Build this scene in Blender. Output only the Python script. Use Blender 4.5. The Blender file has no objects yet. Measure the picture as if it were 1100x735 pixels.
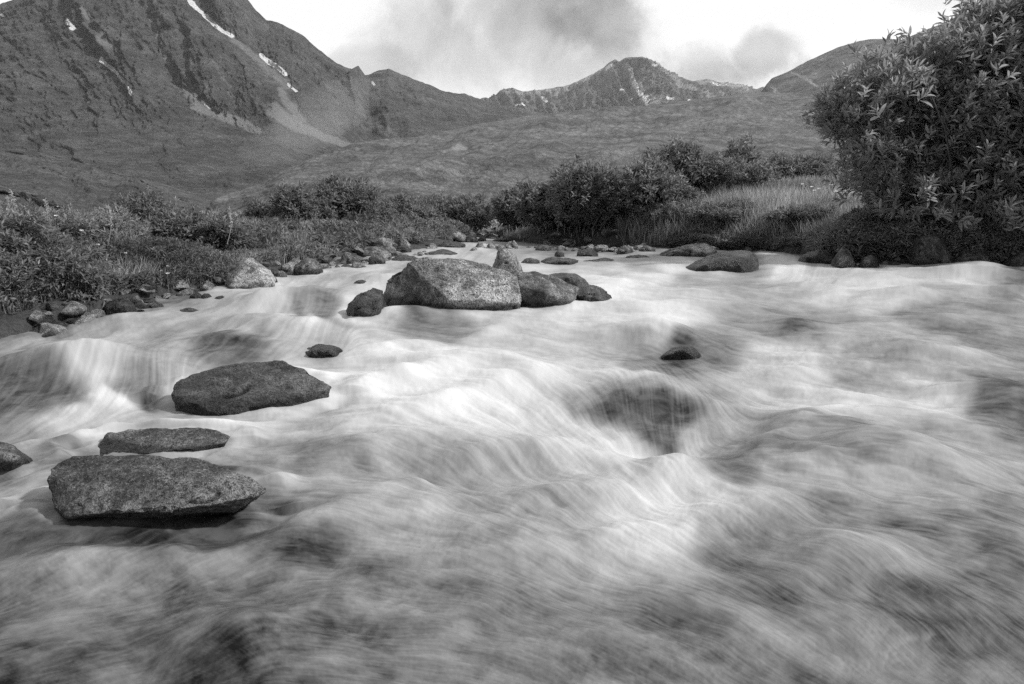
import bpy, bmesh, math, random
import numpy as np

# ---------------------------------------------------------------- scene basics
S = 0.65                      # metres per design unit (the camera sits one unit above the water)
F = 733.0                     # focal length in pixels of an 1100 wide frame
SC = bpy.context.scene
COL = SC.collection
HORIZON = 240.0
PITCH = math.atan((367.5 - HORIZON) / F)
CP, SP = math.cos(PITCH), math.sin(PITCH)
CAM = np.array([0.0, 0.0, 1.0])
rng = np.random.default_rng(7)


def ray(px, py):
    """direction of the sight line through a point of the picture, scaled so its forward (y) part is 1"""
    a = (np.asarray(px, float) - 550.0) / F
    b = -(np.asarray(py, float) - 367.5) / F
    y = CP + b * SP
    z = -SP + b * CP
    return a / y, z / y


def at(px, py, Y):
    kx, kz = ray(px, py)
    Y = np.asarray(Y, float)
    return np.stack(np.broadcast_arrays(kx * Y, Y, 1.0 + kz * Y), -1)


def row_of(y, z):
    """picture row of a point straight ahead"""
    d = y * CP - (z - 1.0) * SP
    v = y * SP + (z - 1.0) * CP
    return 367.5 - F * v / d


ZWY = np.array([-12, 1.0, 1.5, 2.8, 4, 5, 6.5, 9, 12, 15, 18, 25, 34, 60.])
ZWZ = np.array([-.10, -.02, 0, .03, .10, .18, .30, .42, .50, .55, .60, .83, 1.12, 2.0])


def zw(y):
    y = np.asarray(y, float)
    return (np.interp(y - .5, ZWY, ZWZ) + 2 * np.interp(y, ZWY, ZWZ) + np.interp(y + .5, ZWY, ZWZ)) / 4


def wy(px, py):
    """distance at which the sight line meets the stream"""
    kx, kz = ray(px, py)
    ys = np.exp(np.linspace(math.log(.7), math.log(34), 900))
    f = (1.0 + float(kz) * ys) - zw(ys)
    i = int(np.argmax(f < 0)) if (f < 0).any() else len(ys) - 1
    return float(ys[i])


def wp(px, py):
    y = wy(px, py)
    return float(ray(px, py)[0]) * y, y


# ---------------------------------------------------------------- noise
def _h(ix, iy, iz, seed):
    n = (ix.astype(np.uint32) * np.uint32(374761393) + iy.astype(np.uint32) * np.uint32(668265263)
         + iz.astype(np.uint32) * np.uint32(2147483647 & 0x7feb352d) + np.uint32(seed * 7919 + 13))
    n = (n ^ (n >> np.uint32(13))) * np.uint32(1274126177)
    n = (n ^ (n >> np.uint32(16))) * np.uint32(2246822519)
    n = n ^ (n >> np.uint32(15))
    return n.astype(np.float32) * np.float32(2.0 / 4294967295.0) - np.float32(1)


def vn(x, y, z, seed=0):
    x, y, z = [np.asarray(v, np.float32) for v in np.broadcast_arrays(x, y, z)]
    fx, fy, fz = np.floor(x), np.floor(y), np.floor(z)
    ix, iy, iz = [v.astype(np.int64) for v in (fx, fy, fz)]
    u, v, w = x - fx, y - fy, z - fz
    u, v, w = [t * t * t * (t * (t * 6 - 15) + 10) for t in (u, v, w)]
    r = 0
    for dx in (0, 1):
        for dy in (0, 1):
            for dz in (0, 1):
                c = (u if dx else 1 - u) * (v if dy else 1 - v) * (w if dz else 1 - w)
                r = r + c * _h(ix + dx, iy + dy, iz + dz, seed)
    return r


def fbm(x, y, z=0.0, o=5, seed=0, g=.5, ridged=False):
    x, y, z = np.broadcast_arrays(np.asarray(x, float), np.asarray(y, float), np.asarray(z, float))
    a, s, t = 1.0, 0, 0
    for k in range(o):
        n = vn(x, y, z, seed + k)
        if ridged:
            n = 1 - 2 * np.abs(n)
        s = s + a * n
        t += a
        a *= g
        x, y, z = x * 2.03 + 5.1, y * 2.03 - 3.7, z * 2.03 + 1.3
    return s / t


def sstep(a, b, x):
    t = np.clip((x - a) / (b - a), 0, 1)
    return t * t * (3 - 2 * t)


# ---------------------------------------------------------------- mesh builders
def mesh(name, V, faces, attrs=None, smooth=True):
    """V (N,3) in design units, faces: list of (M,k) int arrays"""
    me = bpy.data.meshes.new(name)
    V = np.asarray(V, np.float64) * S
    faces = [np.asarray(f, np.int32) for f in faces if len(f)]
    me.vertices.add(len(V))
    me.vertices.foreach_set('co', V.astype(np.float32).ravel())
    loops = np.concatenate([f.ravel() for f in faces])
    tot = np.concatenate([np.full(len(f), f.shape[1], np.int32) for f in faces])
    st = np.concatenate([[0], np.cumsum(tot)[:-1]]).astype(np.int32)
    me.loops.add(len(loops))
    me.loops.foreach_set('vertex_index', loops)
    me.polygons.add(len(tot))
    me.polygons.foreach_set('loop_start', st)
    me.polygons.foreach_set('loop_total', tot)
    if smooth:
        me.polygons.foreach_set('use_smooth', np.ones(len(tot), bool))
    me.update(calc_edges=True)
    for k, v in (attrs or {}).items():
        a = me.attributes.new(k, 'FLOAT', 'POINT')
        a.data.foreach_set('value', np.asarray(v, np.float32).ravel())
    me.validate()
    return me


def tag(o, label=None, cat=None, group=None, kind=None):
    for k, v in (('label', label), ('category', cat), ('group', group), ('kind', kind)):
        if v:
            o[k] = v
    return o


def obj(name, me, mat=None, parent=None, loc=(0, 0, 0)):
    o = bpy.data.objects.new(name, me)
    COL.objects.link(o)
    if mat is not None and not me.materials:
        me.materials.append(mat)
    o.location = [c * S for c in loc]
    o.parent = parent
    return o


def empty(name, loc, rz=0):
    o = bpy.data.objects.new(name, None)
    o.empty_display_size = .05
    COL.objects.link(o)
    o.location = [c * S for c in loc]
    o.rotation_euler = (0, 0, rz)
    return o


def grid_faces(ni, nj):
    a = np.arange(ni * nj).reshape(ni, nj)
    return np.stack([a[:-1, :-1], a[:-1, 1:], a[1:, 1:], a[1:, :-1]], -1).reshape(-1, 4)


# ---------------------------------------------------------------- materials (a black and white world: all greys)
def newmat(name):
    m = bpy.data.materials.new(name)
    m.use_nodes = True
    nt = m.node_tree
    nt.nodes.clear()
    out = nt.nodes.new('ShaderNodeOutputMaterial')
    b = nt.nodes.new('ShaderNodeBsdfPrincipled')
    nt.links.new(b.outputs[0], out.inputs['Surface'])
    return m, nt, b, out


class NT:
    def __init__(s, nt):
        s.nt = nt

    def n(s, t, **k):
        x = s.nt.nodes.new(t)
        for a, v in k.items():
            setattr(x, a, v)
        return x

    def l(s, a, b):
        s.nt.links.new(a, b)

    def put(s, sock, v):
        if isinstance(v, bpy.types.NodeSocket):
            s.l(v, sock)
        else:
            sock.default_value = v

    def m(s, op, a, b=0.0, c=0.0, clamp=False):
        x = s.n('ShaderNodeMath', operation=op, use_clamp=clamp)
        for i, v in enumerate((a, b, c)):
            if i < len(x.inputs):
                s.put(x.inputs[i], v)
        return x.outputs[0]

    def noise(s, vec, scale, detail=5, rough=.55, dist=0):
        x = s.n('ShaderNodeTexNoise')
        if vec is not None:
            s.l(vec, x.inputs['Vector'])
        x.inputs['Scale'].default_value = scale
        x.inputs['Detail'].default_value = detail
        x.inputs['Roughness'].default_value = rough
        x.inputs['Distortion'].default_value = dist
        return x.outputs[0]

    def rng(s, v, a, b, c, d, mode='SMOOTHSTEP'):
        x = s.n('ShaderNodeMapRange', interpolation_type=mode)
        s.put(x.inputs[0], v)
        for i, t in enumerate((a, b, c, d)):
            s.put(x.inputs[i + 1], t)
        return x.outputs[0]

    def attr(s, name):
        return s.n('ShaderNodeAttribute', attribute_name=name).outputs['Fac']

    def mix(s, f, a, b):
        x = s.n('ShaderNodeMix', data_type='FLOAT')
        s.put(x.inputs[0], f)
        s.put(x.inputs[2], a)
        s.put(x.inputs[3], b)
        return x.outputs[0]

    def bump(s, h, dist, strength=1.0):
        x = s.n('ShaderNodeBump')
        s.l(h, x.inputs['Height'])
        x.inputs['Distance'].default_value = dist
        x.inputs['Strength'].default_value = strength
        return x.outputs[0]


def rock_mat(name, lo, hi, scale=1.0, wetdark=.35, dry_rough=.8):
    m, nt, b, out = newmat(name)
    N = NT(nt)
    co = N.n('ShaderNodeTexCoord').outputs['Object']
    big = N.noise(co, 3.5 * scale / S, 5, .6, .4)
    mid = N.noise(co, 16 * scale / S, 6, .7)
    fine = N.noise(co, 75 * scale / S, 4, .75)
    grain = N.noise(co, 170 * scale / S, 2, .6)
    c = N.rng(big, .42, .58, lo, hi, 'LINEAR')
    c = N.m('MULTIPLY', c, N.rng(mid, .36, .62, .55, 1.45, 'LINEAR'))
    c = N.m('MULTIPLY', c, N.rng(fine, .38, .60, .45, 1.5, 'LINEAR'))
    # lichen and pale mineral flecks, black specks
    li = N.rng(N.noise(co, 9 * scale / S, 7, .8, .8), .54, .60, 0, 1)
    c = N.mix(N.m('MULTIPLY', li, .55), c, hi * 1.5)
    sp = N.rng(grain, .57, .66, 0, 1)
    c = N.mix(N.m('MULTIPLY', sp, .6), c, hi * 2.0)
    sd = N.rng(N.noise(co, 110 * scale / S, 2, .5), .57, .64, 0, 1)
    c = N.mix(N.m('MULTIPLY', sd, .85), c, lo * .35)
    pa = N.noise(co, 6 * scale / S, 8, .7, 1.2)
    c = N.m('MULTIPLY', c, N.rng(pa, .44, .56, .62, 1.25, 'LINEAR'))
    c = N.m('MULTIPLY', c, N.rng(N.attr('crack'), 0, 1, 1, .12))
    wet = N.attr('wet')
    wn = N.m('ADD', wet, N.m('MULTIPLY', N.m('SUBTRACT', mid, .5), 1.4))
    wf = N.rng(wn, .3, .7, 0, 1)
    c = N.mix(wf, c, N.m('MULTIPLY', c, wetdark))
    N.l(c, b.inputs['Base Color'])
    N.put(b.inputs['Roughness'], N.mix(wf, dry_rough, .42))
    b.inputs['Specular IOR Level'].default_value = .4
    h = N.m('ADD', N.m('MULTIPLY', mid, .7), N.m('MULTIPLY', fine, .4))
    h = N.m('ADD', h, N.m('MULTIPLY', grain, .12))
    N.l(N.bump(h, .05 / scale, 1.0), b.inputs['Normal'])
    return m


M_ROCK = rock_mat('granite', .09, .22)
M_ROCK_PALE = rock_mat('pale_granite', .22, .42, .8, .4)
M_ROCK_DARK = rock_mat('wet_dark_rock', .05, .12, .9, .5, .5)


def leaf_mat(name, lo, hi, rough=.5, trans=.35):
    m, nt, b, out = newmat(name)
    N = NT(nt)
    t = N.attr('tone')
    c = N.mix(t, lo, hi)
    g = N.n('ShaderNodeNewGeometry').outputs['Backfacing']
    c = N.mix(g, c, N.m('MULTIPLY', c, 1.5))
    N.l(c, b.inputs['Base Color'])
    b.inputs['Roughness'].default_value = rough
    b.inputs['Specular IOR Level'].default_value = .35
    tr = N.n('ShaderNodeBsdfTranslucent')
    N.l(N.m('MULTIPLY', c, 1.1), tr.inputs['Color'])
    mx = N.n('ShaderNodeMixShader')
    mx.inputs[0].default_value = trans
    N.l(b.outputs[0], mx.inputs[1])
    N.l(tr.outputs[0], mx.inputs[2])
    N.l(mx.outputs[0], out.inputs['Surface'])
    return m


M_LEAF = leaf_mat('willow_leaf', .08, .34, .36, .42)
M_LEAF2 = leaf_mat('shrub_leaf', .05, .24, .45, .4)
M_LEAF3 = leaf_mat('pale_shrub_leaf', .075, .30, .5, .4)
M_GRASS = leaf_mat('grass_blade', .06, .42, .55, .4)
M_FLOWER = leaf_mat('white_petal', .5, .75, .6, .3)


def bark_mat():
    m, nt, b, out = newmat('willow_bark')
    N = NT(nt)
    co = N.n('ShaderNodeTexCoord').outputs['Object']
    N.l(N.rng(N.noise(co, 30, 4), .3, .7, .04, .12, 'LINEAR'), b.inputs['Base Color'])
    b.inputs['Roughness'].default_value = .8
    return m


M_BARK = bark_mat()


def ground_mat():
    m, nt, b, out = newmat('bank_soil')
    N = NT(nt)
    co = N.n('ShaderNodeTexCoord').outputs['Object']
    a = N.noise(co, 2 / S, 6, .65)
    f = N.noise(co, 22 / S, 6, .75)
    c = N.rng(N.m('ADD', N.m('MULTIPLY', a, .5), N.m('MULTIPLY', f, .5)), .38, .62, .03, .12, 'LINEAR')
    N.l(c, b.inputs['Base Color'])
    b.inputs['Roughness'].default_value = .9
    N.l(N.bump(f, .06), b.inputs['Normal'])
    return m


def hill_mat(name, lo, hi, sc, tex_str=.6, scree=.30, bumpd=1.0, fleck=.5):
    """moor and bare rock slopes: patchy heath, scree and snow come as marks of their own"""
    m, nt, b, out = newmat(name)
    N = NT(nt)
    co = N.n('ShaderNodeTexCoord').outputs['Object']
    a = N.noise(co, sc, 8, .62, .3)
    f = N.noise(co, sc * 7, 7, .72)
    g = N.noise(co, sc * 40, 4, .7)
    c = N.rng(a, .5 - .16 * tex_str, .5 + .16 * tex_str, lo, hi, 'LINEAR')
    c = N.m('MULTIPLY', c, N.rng(f, .38, .62, .60, 1.4, 'LINEAR'))
    c = N.m('MULTIPLY', c, N.rng(g, .36, .62, .45, 1.6, 'LINEAR'))
    sc_ = N.rng(N.noise(co, sc * 3.2, 9, .72), .48, .60, 1, .72)
    c = N.m('MULTIPLY', c, sc_)
    c = N.m('MULTIPLY', c, N.rng(N.noise(co, sc * 14, 6, .75), .52, .60, 1, .72))
    pale = N.attr('pale')
    pm = N.rng(N.m('ADD', pale, N.m('MULTIPLY', N.m('SUBTRACT', f, .5), 1.0)), .15, .95, 0, 1)
    c = N.mix(pm, c, N.m('MULTIPLY', N.rng(g, .3, .7, .7, 1.2, 'LINEAR'), scree))
    fl = N.rng(N.noise(co, sc * 60, 2, .6), .62, .70, 0, fleck)
    c = N.mix(fl, c, hi * 2.4)
    sn = N.attr('snow')
    sm = N.rng(N.m('ADD', sn, N.m('MULTIPLY', N.m('SUBTRACT', f, .5), .9)), .32, .46, 0, 1)
    c = N.mix(sm, c, .86)
    N.l(c, b.inputs['Base Color'])
    b.inputs['Roughness'].default_value = .9
    b.inputs['Specular IOR Level'].default_value = .2
    N.l(N.bump(N.m('ADD', N.m('MULTIPLY', f, .7), N.m('MULTIPLY', g, .3)), bumpd), b.inputs['Normal'])
    return m


def water_mat():
    m, nt, b, out = newmat('rushing_water')
    N = NT(nt)
    co = N.n('ShaderNodeTexCoord').outputs['Object']
    foam = N.attr('foam')
    fine = N.attr('fine')
    bed = N.noise(co, 7 / S, 6, .65, .5)
    dark = N.rng(bed, .38, .62, .010, .09, 'LINEAR')
    f = N.m('ADD', foam, N.m('MULTIPLY', N.m('SUBTRACT', fine, .5), .15), clamp=True)
    c = N.mix(f, dark, .60)
    N.l(c, b.inputs['Base Color'])
    N.put(b.inputs['Roughness'], N.rng(f, 0, .8, .42, .65, 'LINEAR'))
    b.inputs['IOR'].default_value = 1.33
    N.put(b.inputs['Specular IOR Level'], N.rng(f, 0, .8, .35, .2, 'LINEAR'))
    return m


# ---------------------------------------------------------------- the stream bed and banks
LEFT = [(-9, -12), (-7, -6), (-5.6, 2), (-4.6, 4), (-3.85, 5), (-3.55, 5.8), (-3.4, 6.5), (-3.15, 7.5), (-3.0, 8.5), (-2.7, 9.5),
        (-2.15, 11.5), (-1.7, 13), (-1.25, 15), (-.95, 17), (-1.05, 20), (-1.4, 24), (-1.9, 34)]
RIGHT = [(-1.0, 34), (-.75, 24), (-.5, 20), (-.25, 17), (.5, 15.6), (1.3, 14.9), (2.6, 13.7), (3.6, 12.8), (4.55, 12.4), (4.85, 11.5),
         (4.65, 10.3), (4.7, 9.75), (5.3, 9.5), (7, 9.45), (9, 9.2), (10.5, 8.2), (11.5, 4), (11.5, -12)]
RIV = np.array(LEFT + RIGHT, float)


def river_sd(x, y):
    """signed distance to the stream's outline, positive on land"""
    x = np.asarray(x, float)
    y = np.asarray(y, float)
    best = np.full(x.shape, 1e9)
    inside = np.zeros(x.shape, bool)
    n = len(RIV)
    for i in range(n):
        ax, ay = RIV[i]
        bx, by = RIV[(i + 1) % n]
        dx, dy = bx - ax, by - ay
        t = np.clip(((x - ax) * dx + (y - ay) * dy) / (dx * dx + dy * dy), 0, 1)
        best = np.minimum(best, np.hypot(x - ax - t * dx, y - ay - t * dy))
        c = ((ay > y) != (by > y)) & (x < (bx - ax) * (y - ay) / (by - ay + 1e-12) + ax)
        inside ^= c
    return np.where(inside, -best, best)


def ground_z(x, y):
    x = np.asarray(x, float)
    y = np.asarray(y, float)
    d = river_sd(x, y) + .18 * vn(x * 1.3, y * 1.3, 0, 3)
    right = sstep(-2, 1.5, x - .1 * (15 - np.clip(y, 0, 15)))
    base = zw(np.clip(y, -12, 30))
    up = np.where(d > 0, .07 + (.10 + .12 * right) * (1 - np.exp(-np.maximum(d, 0) / .35)), 0)
    slope_l = .02 * np.clip(d, 0, 8)
    slope_r = .20 * np.clip(d, 0, 5) + .03 * np.clip(d - 5, 0, 20)
    z = base + up + slope_l * (1 - right) + slope_r * right
    z = z + np.where(d > 0, .07 * fbm(x * .9, y * .9, 0, 4, 5) + .03 * fbm(x * 4, y * 4, 0, 3, 9), 0)
    z = np.where(d <= 0, base - .12 - .45 * (1 - np.exp(np.minimum(d, 0) / .7)), z)
    far = sstep(26, 40, y)
    z = z * (1 - far) + far * np.minimum(z, .5)
    return z


def build_ground():
    yy = np.concatenate([np.linspace(-12, 1, 30), np.linspace(1.1, 20, 330), np.linspace(20.2, 60, 120), np.geomspace(62, 9000, 40)])
    t = np.linspace(-1, 1, 520)
    X = np.sign(t) * np.abs(t) ** 1.15
    XX = X[None, :] * np.interp(yy, [-12, 8, 20, 60, 9000], [16, 16, 26, 80, 9000])[:, None]
    YY = np.repeat(yy[:, None], len(t), 1)
    Z = ground_z(XX, YY)
    Z = np.where(YY > 60, .2, Z)
    Z[np.hypot(XX, YY) > 150] = -2
    o = obj('ground', mesh('ground', np.stack([XX, YY, Z], -1).reshape(-1, 3), [grid_faces(len(yy), len(t))]), ground_mat())
    tag(o, kind='structure')


build_ground()

# ---------------------------------------------------------------- the water
# flow lines seen in the long exposure: place in the picture, direction in the picture
FLOW = [(900, 420, 1, .12), (800, 380, 1, .12), (1000, 470, 1, .06), (1060, 500, 1, .1), (650, 400, 1, .15), (600, 470, 1, 1.0),
        (640, 500, 1, .9), (655, 458, 1, .85), (680, 450, .35, 1), (695, 450, 0, 1), (722, 455, -.4, 1), (690, 425, .1, 1), (745, 430, .9, .5), (740, 520, 1, .8), (700, 560, 1, .7), (760, 580, 1, .5),
        (600, 540, 1, .6), (500, 500, 1, .5), (450, 450, 1, .22), (550, 380, 1, .08), (450, 385, 1, .12), (350, 410, 1, .1),
        (850, 600, 1, .5), (950, 650, 1, .55), (1050, 600, 1, .3), (800, 515, 1, .2), (900, 520, 1, .06), (1000, 560, 1, .15),
        (650, 680, 1, .35), (800, 700, 1, .5), (500, 620, 1, .35), (400, 600, 1, .1), (270, 520, 1, .15), (200, 600, -1, .5),
        (150, 640, -1, .45), (250, 690, -1, .35), (100, 700, -1, .25), (400, 700, 1, .06), (100, 395, -1, .75), (40, 415, -1, .9), (120, 425, -.25, 1), 
        (160, 400, .2, 1), (130, 370, -1, .5), (200, 350, -1, .35), (60, 360, -1, .15), (220, 330, -1, .3), (300, 335, -1, .35), (150, 450, -1, .1),
        (20, 520, -1, .35), (60, 490, -1, .1), (250, 455, 1, .05), (330, 475, 1, -.1), (400, 430, 1, .1), (350, 365, -.3, 1),
        (330, 330, -.2, 1), (420, 345, 1, .25), (480, 355, 1, .08), (700, 310, 1, .1), (800, 300, 1, .1), (950, 300, 1, .08), (1050, 320, 1, .12),
        (870, 276, -.3, 1), (600, 350, 1, .05), (250, 320, -1, .3), (400, 295, -1, .3), (600, 280, -1, .06),
        (470, 268, -.5, .6), (1050, 700, 1, .6), (560, 600, 1, .4), (720, 640, 1, .4), (-100, 400, -1, .4), (-100, 600, -1, .3),
        (1200, 500, 1, .2), (1200, 700, 1, .5), (300, 800, 1, .02), (700, 800, 1, .35), (-100, 800, -1, .25)]
# how white or clear the water is: place in the picture, foam share
FOAM = [(650, 400, .88), (550, 450, .8), (900, 450, .9), (850, 400, .88), (600, 560, .68), (700, 590, .84), (740, 560, .9), (620, 500, .85), (500, 700, .34),
        (300, 680, .30), (100, 700, .16), (0, 720, .08), (1050, 650, .22), (1090, 700, .1), (1000, 600, .42), (900, 620, .46), (950, 560, .5), (850, 680, .38), (600, 690, .42),
        (50, 610, .10), (100, 585, .04), (20, 580, .04), (170, 590, .10), (380, 510, .34), (450, 560, .5), (300, 500, .36), (340, 492, .2), (200, 620, .34), (100, 640, .45), (130, 592, .02), (60, 596, .02), (60, 560, .5), (130, 562, .45), (60, 430, .08), (20, 425, .06), (90, 430, .08), (40, 418, .15), (110, 428, .9), (128, 431, .97), (142, 420, .3), (155, 430, .06), (100, 405, .7), (60, 400, .6),
        (100, 460, .8), (60, 510, .5), (20, 540, .5), (200, 455, .8), (330, 440, .82), (400, 400, .86), (450, 420, .85), (150, 385, .5), (60, 385, .5), (40, 370, .5),
        (250, 360, .75), (130, 365, .62), (100, 345, .45), (180, 335, .5), (445, 343, .22), (480, 352, .35), (480, 375, .88), (550, 350, .7), (620, 360, .8), (750, 330, .72), (700, 300, .85), (650, 290, .85),
        (900, 300, .9), (1050, 300, .85), (1000, 340, .45), (1070, 350, .4), (950, 380, .5), (850, 350, .5), (850, 330, .62), (1050, 400, .5), (1085, 440, .25),
        (1000, 430, .9), (692, 448, .0), (702, 470, .0), (672, 446, .0), (714, 448, .0), (655, 446, .1), (728, 446, .12), (650, 434, .5), (692, 429, .45), (728, 436, .6), (640, 440, .65), (645, 465, .75), (670, 486, .8), (732, 468, .6), (735, 484, .8), (762, 440, .6), (690, 415, .85), (735, 500, .72), (770, 515, .28), (830, 480, .62), (900, 490, .32), (840, 500, .35), (1000, 500, .42),
        (850, 540, .66), (790, 530, .3), (870, 580, .36), (775, 610, .22), (760, 590, .5), (800, 600, .4), (340, 600, .10), (300, 605, .10), (330, 575, .55), (400, 620, .3), (330, 640, .3), (230, 545, .02), (180, 560, .02),
        (290, 545, .2), (330, 380, .5), (300, 338, .9), (320, 337, .08), (345, 335, .08), (333, 337, .7), (365, 337, .1), (378, 336, .95), (340, 350, .85), (230, 378, .15), (260, 380, .15), (730, 374, .05), (770, 374, .2), (860, 354, .06), (690, 390, .3),
        (700, 362, .88), (780, 275, .05), (870, 272, .25), (850, 282, .92), (400, 285, .8), (600, 285, .7), (520, 262, .75), (430, 272, .6), (440, 285, .45), (470, 279, .6), (515, 274, .5), (600, 274, .42), (648, 287, .5), (562, 268, .55), (685, 285, .55), (725, 300, .55), (765, 297, .6), (390, 292, .55), (350, 300, .6), (690, 272, .5), (250, 320, .6), (300, 320, .75), (640, 310, .85),
        (720, 345, .8), (1050, 275, .5), (1090, 282, .25), (420, 330, .85), (960, 330, .8), (600, 590, .62), (480, 640, .36), (700, 720, .4), (900, 720, .3), (560, 520, .72), (450, 500, .62)]
# swells and ledges: place, width, length upstream, length downstream, height (design units)
SWELL = [(40, 402, .50, .50, .17, .13), (125, 398, .34, .45, .15, .12), (180, 404, .22, .3, .12, .03), (692, 428, .40, .60, .16, .085), (703, 486, .14, .08, .12, -.07), (330, 324, .42, .5, .14, .10),
         (450, 338, .55, .3, .2, .09), (80, 556, .42, .22, .16, .05), (340, 580, .17, .16, .10, .045), (860, 545, .26, .22, .16, .085), (770, 570, .12, .12, .1, .05),
         (1085, 430, .3, .35, .25, .08), (900, 480, .3, .25, .2, .05), (725, 368, .25, .3, .14, .05), (858, 349, .25, .3, .16, .05), (245, 372, .30, .3, .08, .08),
         (380, 490, .2, .16, .1, .04), (1065, 292, .5, .5, .3, .09), (935, 300, .5, .4, .3, .08), (870, 268, .45, .6, .16, .13), (815, 310, .5, .3, .3, .06), (730, 520, .16, .12, .12, .05),
         (620, 520, .4, .3, .3, .04), (130, 350, .3, .3, .15, .06), (640, 330, .5, .3, .2, .05), (1000, 380, .4, .35, .25, .06), (150, 620, .22, .14, .12, .04), (20, 640, .22, .2, .12, .05),
         (540, 400, .3, .25, .2, .04), (890, 410, .4, .3, .2, .04), (1020, 560, .3, .25, .2, .04), (940, 640, .25, .2, .15, .03), (520, 600, .25, .2, .15, .025), (330, 700, .2, .12, .12, .03)]


def blur(a, n):
    for _ in range(n):
        a = (np.roll(a, 1, 0) + np.roll(a, -1, 0) + 2 * a) / 4
        a = (np.roll(a, 1, 1) + np.roll(a, -1, 1) + 2 * a) / 4
    return a


def lic(noise, vi, vj, steps, h):
    ni, nj = noise.shape
    I, J = np.meshgrid(np.arange(ni, dtype=np.float32), np.arange(nj, dtype=np.float32), indexing='ij')
    acc = noise.copy()
    for sg in (1, -1):
        pi, pj = I.copy(), J.copy()
        for k in range(steps):
            a = np.clip(pi, 0, ni - 1).astype(np.int32)
            b = np.clip(pj, 0, nj - 1).astype(np.int32)
            pi = pi + sg * h * vi[a, b]
            pj = pj + sg * h * vj[a, b]
            qi = np.clip(pi, 0, ni - 1.001)
            qj = np.clip(pj, 0, nj - 1.001)
            a, b = qi.astype(np.int32), qj.astype(np.int32)
            u, v = qi - a, qj - b
            s0 = (noise[a, b] * (1 - v) + noise[a, b + 1] * v) * (1 - u) + (noise[a + 1, b] * (1 - v) + noise[a + 1, b + 1] * v) * u
            acc += s0 * np.float32(.5 + .5 * math.cos(math.pi * (k + 1) / (steps + 1)))
    acc -= acc.mean()
    return acc / acc.std()


def rbf(px, py, pts, vals, width):
    """normalised gaussian blend of scattered samples (width grows where samples are sparse)"""
    num = [np.zeros(px.shape, np.float32) for _ in vals]
    den = np.zeros(px.shape, np.float32) + 1e-9
    for k in range(len(pts)):
        sx = width[k]
        q = ((px - pts[k][0]) / sx) ** 2 + ((py - pts[k][1]) / (sx * .62)) ** 2
        w = (1.0 / (1 + q) ** 2.4).astype(np.float32) * np.float32(1 / (sx / 60) ** .5)
        den += w
        for c in range(len(vals)):
            num[c] += w * np.float32(vals[c][k])
    return [blur(n / den, 2) for n in num]


WATER = {}


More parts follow.
